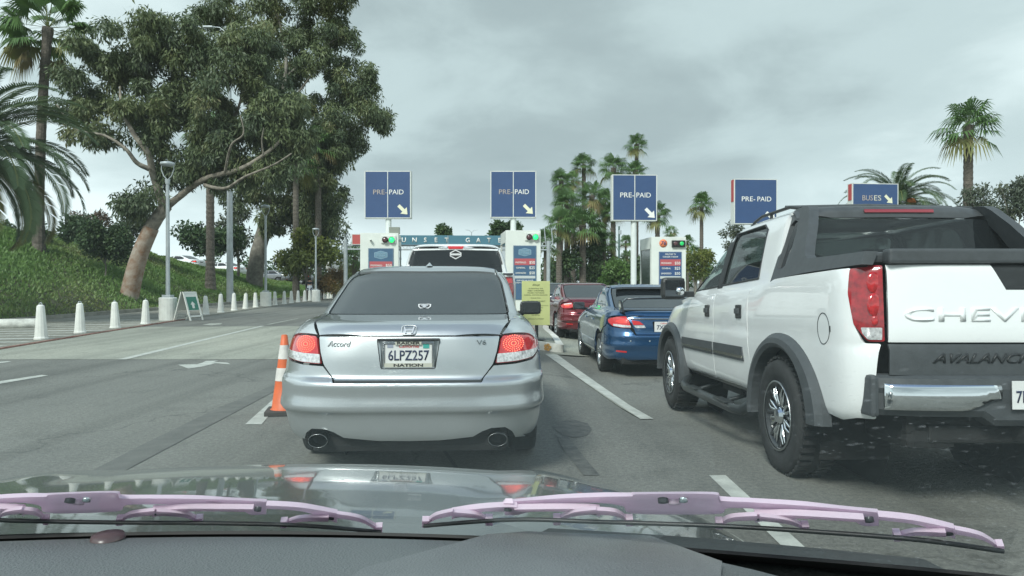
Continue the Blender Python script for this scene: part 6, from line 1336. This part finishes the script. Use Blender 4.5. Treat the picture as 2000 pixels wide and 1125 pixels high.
# yellow notice on the island
yx, yy_ = .505, 15.2; gzz = float(gz(yx, yy_)) + .15
e = empty('notice_sign', (yx, yy_, gzz), 0, 'pale yellow notice sign on a dark post in front of the second booth', 'sign')
z0, z1 = HC - 82 * 15.2 / F - gzz, HC + 4 * 15.2 / F - gzz; ns = MB().box((0, 0, (z0 + z1) / 2), (.595, .025, z1 - z0), bev=.004).build('sign_panel', mat('notice_yellow', (.50, .53, .22), .55, var=.05, scale=4), e)
M_tolive = mat('notice_text', (.07, .09, .03), .6)
for i, (s_, w_) in enumerate([('Stop', .16), ('IN GRANTING OUR', .30), ('FAMILY ATMOSPHERE', .34), ('YOU MAY NOT BRING', .36), ('ALCOHOL, CANS AND BALLOONS.', .50), ('THANK YOU.', .22), ('VIOLATORS ARE SUBJECT', .40), ('TO EJECTION.', .22), ('NO TAILGATING', .30), ('NO LOITERING', .26), ('NO DRONES', .20), ('NO ENTRY', .18), ('WITHOUT A TICKET', .34)]):
    z = z1 - [.08, .16, .205, .25, .295, .36, .425, .47, .56, .62, .67, .72, .80][i] * (z1 - z0) / .93; text('notice_lettering', s_, .055 if i == 0 else .034, M_tolive, e, (0, -.014, z), w=w_, ext=.001, bold=.01, shear=.3 if i == 0 else 0)
MB().box((0, -.0135, z1 - .52), (.52, .002, .006)).build('rule_line', M_tolive, e)
MB().tube([(.02, .04, 0), (.02, .04, z0 + .3)], .035, n=8).build('post', M_black, e); MB().lathe([(0, .03), (.18, .02), (.2, 0)], c=(.02, .04, 0), n=18).build('base_plate', M_black, e)

# traffic cone
cx, cy = ground_px(548, 812); e = empty('traffic_cone', (cx, cy + .12, 0), .2, 'orange traffic cone with white bands beside the silver sedan', 'cone')
M_or = mat('cone_orange', (.66, .13, .035), .5, var=.12, scale=8)
H_ = .80; rr = lambda z: .135 - .105 * z / H_
MB().box((0, 0, .025), (.36, .36, .05), bev=.012).build('cone_base', mat('cone_base_rubber', (.06, .055, .05), .8), e)
MB().lathe([(.15, .045), (rr(.06), .06), (rr(.30), .30), (rr(.46), .46), (rr(.62), .62), (rr(H_), H_), (rr(H_) * .6, H_ + .005), (0, H_ + .005)], n=24).build('cone_body', M_or, e)
for a, b in ((.34, .47), (.56, .70)): MB().lathe([(rr(a) + .003, a), (rr(b) + .003, b)], n=24).build('reflective_band', mat('cone_white', (.66, .64, .60), .5, var=.15, scale=10), e)

# ------------------------------------------------------------------ two walkers on the pavement
def person(px, y, label, top, low, hood=False):
    x = (px - 1000) * y / F; e = empty('person', (x, y, .03), .1, label, 'person')
    J = {'pel': (0, 0, .92), 'sp': (0, .0, 1.12), 'ch': (0, .01, 1.33), 'nk': (0, .0, 1.48), 'hd': (0, -.01, 1.58), 'tp': (0, 0, 1.70),
         'hl': (-.09, 0, .86), 'kl': (-.10, .10, .48), 'al': (-.10, .04, .08), 'tl': (-.10, .20, .04), 'hr': (.09, 0, .86), 'kr': (.10, .0, .47), 'ar': (.10, -.16, .09), 'tr': (.10, -.05, .04),
         'sl': (-.19, 0, 1.38), 'el': (-.25, -.06, 1.10), 'wl': (-.24, .05, .86), 'fl': (-.23, .08, .78), 'sr': (.19, 0, 1.38), 'er': (.25, .02, 1.10), 'wr': (.24, .14, .88), 'fr': (.23, .18, .80)}
    Rd = dict(pel=.15, sp=.14, ch=.17, nk=.06, hd=.10, tp=.07, hl=.10, kl=.062, al=.045, tl=.035, hr=.10, kr=.062, ar=.045, tr=.035, sl=.075, el=.05, wl=.035, fl=.03, sr=.075, er=.05, wr=.035, fr=.03)
    Ed = [('pel', 'sp'), ('sp', 'ch'), ('ch', 'nk'), ('nk', 'hd'), ('hd', 'tp'), ('pel', 'hl'), ('hl', 'kl'), ('kl', 'al'), ('al', 'tl'), ('pel', 'hr'), ('hr', 'kr'), ('kr', 'ar'), ('ar', 'tr'), ('ch', 'sl'), ('sl', 'el'), ('el', 'wl'), ('wl', 'fl'), ('ch', 'sr'), ('sr', 'er'), ('er', 'wr'), ('wr', 'fr')]
    def skin(name, keys, inf, m, zmin=None):
        ks = [k for k in J if k in keys]; me = bpy.data.meshes.new(name); me.from_pydata([J[k] for k in ks], [(ks.index(a), ks.index(b)) for a, b in Ed if a in ks and b in ks], [])
        o = bpy.data.objects.new(name, me); COL.objects.link(o); md = o.modifiers.new('s', 'SKIN'); md.use_smooth_shade = True; o.modifiers.new('u', 'SUBSURF').levels = 1
        for i, k in enumerate(ks): me.skin_vertices[0].data[i].radius = (Rd[k] * inf,) * 2; me.skin_vertices[0].data[i].use_root = (i == 0)
        dg = bpy.context.evaluated_depsgraph_get(); r = bpy.data.meshes.new_from_object(o.evaluated_get(dg)); bpy.data.objects.remove(o); r.materials.clear(); return link(name, r, m, e)
    skin('body', set(J), 1.0, mat('skin', (.35, .2, .14), .6))
    skin('jacket', {'sp', 'ch', 'sl', 'el', 'wl', 'sr', 'er', 'wr', 'pel'} - ({'pel'} if low == 'skirt' else set()), 1.16, top); skin('trousers', {'pel', 'hl', 'kl', 'al', 'hr', 'kr', 'ar'}, 1.15, mat('trouser_dark', (.03, .035, .05), .8))
    MB().lathe([(0, 1.735), (.07, 1.72), (.108, 1.65), (.11, 1.57), (.08, 1.52)], n=14).build('hair', mat('dark_hair', (.012, .011, .010), .6), e)
    if low == 'skirt': MB().lathe([(.17, 1.16), (.21, 1.0), (.25, .80), (.24, .78)], n=18, sy=.7).build('white_shirt_tail', mat('cloth_pale', (.55, .60, .66), .8), e)
person(605, 54.5, 'person walking away in a black top over a long pale shirt', mat('cloth_black', (.015, .018, .025), .8), 'skirt')
person(627, 56, 'person walking away in dark clothes right of the street lamp', mat('cloth_navy', (.02, .025, .045), .8), 'none')

# ------------------------------------------------------------------ the car the picture is taken from
def own_car():
    e = empty('own_car', (-.4, .5, 0), 0, 'grey car seen from its front seat: bonnet, pink wipers, dashboard', 'car'); ox, oy = -.4, .5
    def lc(p): return (p[0] - ox, p[1] - oy, p[2])
    def yb(x): return .955 - .15 * ((x + .35) / .9) ** 2
    # bonnet
    V = []; n = 40; rows = [(1.02, .975, .90), (1.15, .965, .98), (1.3, .948, 1.02), (1.5, .922, 1.06), (1.7, .892, 1.08), (1.9, .852, 1.08), (2.1, .79, 1.05), (2.25, .70, 1.0), (2.32, .60, .97)]
    m = 8; R_ = []
    for i in range(len(rows) - 1):
        for k in range(m): t = k / m; R_.append([rows[i][j] * (1 - t) + rows[i + 1][j] * t for j in range(3)])
    R_.append(rows[-1])
    A_ = np.array(R_); 
    for _ in range(3): A_[1:-1, 1] = (A_[:-2, 1] + A_[1:-1, 1] * 2 + A_[2:, 1]) / 4
    for y, z, w in A_:
        for k in range(n + 1):
            u = -1 + 2 * k / n; x = u * w; drop = .045 * u * u + .12 * abs(u) ** 7; ridge = .012 * math.exp(-((abs(u) - .55) / .07) ** 2)
            yy = y - .20 * u * u * (y - .5) / 1.6 
            V.append(lc((-.52 + x, yy, z - drop + ridge)))
    nr = len(A_); Fc = [(i * (n + 1) + k, i * (n + 1) + k + 1, (i + 1) * (n + 1) + k + 1, (i + 1) * (n + 1) + k) for i in range(nr - 1) for k in range(n)]
    MB().add(V, Fc, True).build('bonnet', mat('bonnet_paint', (.17, .19, .18), .24, .35, coat=.9, var=.05, scale=2), e)
    # wings beside the bonnet
    for s_ in (-1, 1):
        V = []; k_ = 0
        for y in np.linspace(.7, 2.2, 12):
            zt = float(np.interp(y, [.7, 1.0, 1.5, 1.9, 2.2], [.93, .85, .78, .70, .60])); xw = float(np.interp(y, [.7, 1.5, 2.2], [.88, .98, .92]))
            V += [lc((-.4 + s_ * xw * .985, y - .15, zt)), lc((-.4 + s_ * (xw + .02), y - .15, zt - .08)), lc((-.4 + s_ * (xw + .03), y - .15, zt - .4))]
        MB().add(V, [(3 * i + j, 3 * i + j + 1, 3 * i + j + 4, 3 * i + j + 3) for i in range(11) for j in range(2)], True).build('front_wing', mat('bonnet_paint', (.13, .15, .14), .16), e)
    # windscreen sheet: base line on the cowl, raked 30 degrees
    ca, sa = cos(radians(30)), sin(radians(30))
    def scr(x, t, off=0.): return Vector((x, yb(x) - t * ca + off * sa, 1.0 + t * sa + off * ca))
    xs = np.linspace(-1.3, .56, 30); ts = np.linspace(-.02, 1.12, 16)
    V = [lc(scr(x, t)) for t in ts for x in xs]; nx = len(xs); MB().add(V, [(j * nx + i, j * nx + i + 1, (j + 1) * nx + i + 1, (j + 1) * nx + i) for j in range(len(ts) - 1) for i in range(nx - 1)], True).build('windscreen', windscreen_mat(), e)
    M_frit = mat('frit_black', (.006, .007, .007), .6)
    xs = np.linspace(-1.3, .56, 60); V = []
    for x in xs: V += [lc(scr(x, -.055, -.004)), lc(scr(x, .016 + .012 * sst(.3, .56, x), -.004)), lc(scr(x, .016 + .012 * sst(.3, .56, x), -.008)), lc(scr(x, -.055, -.008))]
    MB().add(V, [(4 * i + a, 4 * i + b, 4 * i + 4 + b, 4 * i + 4 + a) for i in range(59) for a, b in ((0, 1), (1, 2), (2, 3))]).build('windscreen_edge_band', M_frit, e)
    # cowl in front of the glass
    V = []
    for x in xs: y = yb(x); V += [lc((x, y - .04, .965)), lc((x, y + .03, .985)), lc((x, y + .10, .962)), lc((x, y + .17, .955)), lc((x, y + .20, .90))]
    MB().add(V, [(5 * i + a, 5 * i + a + 1, 5 * i + 6 + a, 5 * i + 5 + a) for i in range(59) for a in range(4)], True).build('cowl', mat('cowl_plastic', (.022, .028, .028), .5, var=.2, scale=30, bump=.3, bscale=90), e)
    # dashboard
    xs2 = np.linspace(-1.25, .62, 50); ysd = [(-.028, .998), (-.036, 1.004), (-.06, 1.012), (-.12, 1.018), (-.20, 1.020), (-.30, 1.014), (-.42, .995), (-.55, .94), (-.60, .80)]
    V = [lc((x, yb(x) + a, z - .055 * sst(.16, .56, x) - .006 * cos(x * 9) * 0)) for a, z in ysd for x in xs2]; nx = len(xs2)
    MB().add(V, [(j * nx + i, j * nx + i + 1, (j + 1) * nx + i + 1, (j + 1) * nx + i) for j in range(len(ysd) - 1) for i in range(nx - 1)], True).build('dashboard', mat('dash_vinyl', (.145, .16, .158), .6, var=.06, scale=3, bump=.35, bscale=350), e)
    pn = MB(); P_ = [(-.03, .885), (.02, .895), (.17, .88), (.235, .80), (.19, .66), (-.20, .66), (-.16, .77)]
    pn.add([lc((x, y, 1.0235 + (.0 if y < .84 else -.004) - .05 * float(sst(.16, .56, x)))) for x, y in P_] + [lc((x, y, .995)) for x, y in P_], [tuple(range(7))] + [(i, (i + 1) % 7, 7 + (i + 1) % 7, 7 + i) for i in range(7)]); pn.build('airbag_panel', mat('dash_panel', (.18, .195, .193), .55, var=.1, scale=5, bump=.3, bscale=350), e)
    MB().lathe([(0, .006), (.018, .005), (.020, 0)], c=lc((-.50, .885, 1.0145)), n=18).build('sun_sensor', mat('sensor_dark', (.10, .07, .07), .3), e)
    # wipers, each a bridge with yokes and claws, drawn on the glass plane
    M_pink = mat('pink_plastic', (.90, .76, .86), .38, var=.05, scale=6, spec=.5)
    nt = M_pink.node_tree; tl = nt.nodes.new('ShaderNodeBsdfTranslucent'); tl.inputs[0].default_value = (.95, .80, .90, 1); mx = nt.nodes.new('ShaderNodeMixShader'); mx.inputs[0].default_value = .42
    nt.links.new(nt.nodes['Principled BSDF'].outputs[0], mx.inputs[1]); nt.links.new(tl.outputs[0], mx.inputs[2]); nt.links.new(mx.outputs[0], nt.nodes['Material Output'].inputs[0])
    def on_glass(px, py, off):
        dr = Vector(((px - 1000) / F, 1, (HZ - py) / F)); lo, hi = .3, 1.3
        for _ in range(50):
            md = (lo + hi) / 2; p = Vector((0, 0, HC)) + dr * md; t = (p.z - 1.0) / sa; g_ = yb(p.x) - t * ca; 
            s = (p.y - g_) * sa
            if s > off: hi = md
            else: lo = md
        return Vector((0, 0, HC)) + dr * md
    def bar(w, top, bot, name, th=.007, off=.022, parent=None):
        n_ = max(len(top), 2); q = 14
        T_ = smooth_path([on_glass(a, b, off) for a, b in top], q); B_ = smooth_path([on_glass(a, b, off) for a, b in bot], q); nrm = Vector((0, sa, ca)) * th
        N_ = len(T_); mb = MB(); V = []
        for a, b in zip(T_, B_):
            mid = (b - a) * .15; V += [a, a + mid + nrm, b - mid + nrm, b]
        V = [lc(v) for v in V]; mb.add(V, [(4 * i + j, 4 * i + (j + 1) % 4, 4 * i + 4 + (j + 1) % 4, 4 * i + 4 + j) for i in range(N_ - 1) for j in range(4)] + [(0, 1, 2, 3), (4 * N_ - 4, 4 * N_ - 3, 4 * N_ - 2, 4 * N_ - 1)]); return mb.build(name, M_pink, w)
    def line(pts, wd): 
        top = [(a, b - wd[i] / 2) for i, (a, b) in enumerate(pts)]; bot = [(a, b + wd[i] / 2) for i, (a, b) in enumerate(pts)]; return top, bot
    def rivet(w, px, py, r=.0045, m=None, off=.0165):
        p = on_glass(px, py, off); mb = MB(); mb.lathe([(0, -.002), (r, -.001), (r, .004)], n=14); o_ = mb.build('rivet', m or mat('rivet_dark', (.05, .055, .06), .4), w); o_.location = lc(p); o_.rotation_euler = (-radians(60) + pi / 2, 0, 0); o_.rotation_euler = (radians(-30), 0, 0); return o_
    def wiper(label_side, f):
        w = bpy.data.objects.new('wiper', None); COL.objects.link(w); w.parent = e
        wl = lambda pts: [f(*p) for p in pts]
        # centre bridge plate
        bar(w, wl([(983, 979), (1022, 975), (1100, 970), (1180, 967), (1235, 966), (1250, 962), (1392, 962), (1406, 974), (1470, 978), (1550, 983), (1640, 990), (1718, 998)]), wl([(986, 1003), (1004, 1003), (1040, 988), (1110, 981), (1190, 980), (1216, 987), (1238, 1000), (1398, 1001), (1425, 990), (1500, 992), (1600, 999), (1640, 1002)])[:0] or wl([(986, 1003), (1010, 1002), (1050, 986), (1150, 979), (1214, 985), (1240, 1000), (1398, 1001), (1428, 989), (1550, 996), (1650, 1003), (1684, 1023), (1718, 1024)]), 'bridge', th=.006, off=.026)
        bar(w, wl([(984, 980), (984, 990), (1060, 986)]), wl([(1003, 980), (1003, 1003), (1060, 989)]), 'bridge_end', th=.006, off=.022)
        bar(w, wl([(882, 997), (930, 991), (983, 987), (1010, 988)]), wl([(882, 1011), (930, 998), (983, 996), (1010, 994)]), 'yoke', off=.018)
        bar(w, wl([(1004, 992), (1090, 991), (1150, 991), (1172, 992)]), wl([(1004, 997), (1090, 996), (1150, 1000), (1172, 1007)]), 'yoke', off=.016)
        bar(w, wl([(1476, 1001), (1500, 1003), (1560, 1004), (1690, 1012)]), wl([(1476, 1018), (1500, 1014), (1560, 1010), (1690, 1018)]), 'yoke', off=.016)
        bar(w, wl([(1718, 1006), (1790, 1014), (1868, 1030)]), wl([(1718, 1013), (1800, 1024), (1868, 1050)]), 'yoke', off=.018)
        for pts in ([(831, 1021), (850, 1008), (884, 1000)], [(884, 1002), (930, 1006), (955, 1016)], [(1088, 1015), (1120, 1002), (1165, 997)], [(1165, 998), (1205, 1002), (1230, 1018)], [(1406, 1023), (1430, 1012), (1480, 1009)], [(1485, 1010), (1545, 1018), (1575, 1032)], [(1755, 1048), (1790, 1040), (1850, 1042)], [(1868, 1036), (1920, 1048), (1958, 1071)]):
            t_, b2 = line(pts, [6, 8, 9] if pts[0][1] > pts[-1][1] else [9, 8, 6]); bar(w, wl(t_), wl(b2), 'claw', th=.005, off=.012)
        for a, b in ((831, 1021), (955, 1017), (1088, 1016), (1230, 1018), (1406, 1024), (1575, 1032), (1755, 1048), (1957, 1070)):
            bar(w, wl([(a - 7, b - 6), (a + 7, b - 6)]), wl([(a - 7, b + 7), (a + 7, b + 7)]), 'claw_foot', th=.008, off=.010)
        for a, b in ((992, 993), (892, 1005), (1162, 1000), (1484, 1011), (1700, 1015), (1855, 1041)): rivet(w, *f(a, b))
        rivet(w, *f(1296, 977), r=.006, off=.022); rivet(w, *f(1318, 980), r=.007, m=M_pink, off=.022); rivet(w, *f(1336, 976), r=.005, m=M_chrome, off=.022)
        bl = smooth_path([on_glass(*f(a, b), .006) for a, b in ((828, 1024), (1000, 1012), (1160, 1016), (1400, 1024), (1600, 1036), (1800, 1052), (1962, 1074))]); MB().tube([lc(v) for v in bl], .0028, n=6).build('rubber_blade', M_black, w)
        mb = MB(); q = [on_glass(*f(a, b), o) for a, b, o in ((1318, 968, .034), (1322, 963, .05), (1500, 955, .06))]
    wiper('passenger', lambda a, b: (a, b + 4))
    wiper('driver', lambda a, b: (150 + (a - 1318) * (.80 if a > 1318 else .72) if a <= 1318 else 150 + (a - 1318) * .922, 984 + (b - 980 - max(0, a - 1318) * .122 + max(0, 1318 - a) * .0) * .95 + max(0, a - 1318) * .068 * .95))
def windscreen_mat():
    m = bpy.data.materials.new('windscreen_glass'); m.use_nodes = True; nt = m.node_tree; nt.nodes.clear(); N = nt.nodes.new; L = nt.links.new
    out = N('ShaderNodeOutputMaterial'); tr = N('ShaderNodeBsdfTransparent'); tr.inputs[0].default_value = (.88, .955, .955, 1)
    gl = N('ShaderNodeBsdfGlossy'); gl.inputs['Roughness'].default_value = 0.0; gl.inputs[0].default_value = (.92, 1, 1, 1)
    lw = N('ShaderNodeLayerWeight'); lw.inputs['Blend'].default_value = .5; mx = N('ShaderNodeMixShader')
    pw = N('ShaderNodeMath'); pw.operation = 'POWER'; pw.inputs[1].default_value = 5; L(lw.outputs['Facing'], pw.inputs[0])
    k = N('ShaderNodeMath'); k.operation = 'MULTIPLY_ADD'; k.inputs[1].default_value = .65; k.inputs[2].default_value = .040; L(pw.outputs[0], k.inputs[0]); L(k.outputs[0], mx.inputs[0]); L(tr.outputs[0], mx.inputs[1]); L(gl.outputs[0], mx.inputs[2])
    # dust specks and faint smears dried on the glass
    tc = N('ShaderNodeTexCoord')
    def M2(op, a, b):
        q = N('ShaderNodeMath'); q.operation = op
        for i, w in enumerate((a, b)):
            if isinstance(w, (int, float)): q.inputs[i].default_value = w
            else: L(w, q.inputs[i])
        return q.outputs[0]
    def rmp(f, p0, c0, p1, c1):
        r = N('ShaderNodeValToRGB'); e = r.color_ramp.elements; e[0].position = p0; e[0].color = (c0, c0, c0, 1); e[1].position = p1; e[1].color = (c1, c1, c1, 1); L(f, r.inputs[0]); return r.outputs[0]
    sx = N('ShaderNodeSeparateXYZ'); L(tc.outputs['Object'], sx.inputs[0])
    right = rmp(sx.outputs[0], .50, .06, .72, 1.)
    n2 = N('ShaderNodeTexNoise'); n2.inputs['Scale'].default_value = 4.; n2.inputs['Detail'].default_value = 4; L(tc.outputs['Object'], n2.inputs['Vector'])
    patchy = rmp(n2.outputs['Fac'], .38, .0, .55, 1.); tot = None
    for sc_, rad, am in ((80, .30, .20), (170, .28, .22)):
        v = N('ShaderNodeTexVoronoi'); v.inputs['Scale'].default_value = sc_; v.inputs['Randomness'].default_value = 1; L(tc.outputs['Object'], v.inputs['Vector'])
        sp = N('ShaderNodeSeparateXYZ'); L(v.outputs['Color'], sp.inputs[0])
        d_ = M2('MULTIPLY', rmp(v.outputs['Distance'], 0.02, 1., rad, 0.), rmp(sp.outputs[0], .5, 0., .75, am)); tot = d_ if tot is None else M2('ADD', tot, d_)
    mm = N('ShaderNodeMath'); mm.operation = 'MULTIPLY'; L(tot, mm.inputs[0]); L(M2('MULTIPLY', right, patchy), mm.inputs[1])
    df = N('ShaderNodeBsdfTranslucent'); df.inputs[0].default_value = (.8, .85, .83, 1); m2 = N('ShaderNodeMixShader'); L(mm.outputs[0], m2.inputs[0]); L(mx.outputs[0], m2.inputs[1]); L(df.outputs[0], m2.inputs[2]); L(m2.outputs[0], out.inputs[0])
    return m
own_car()
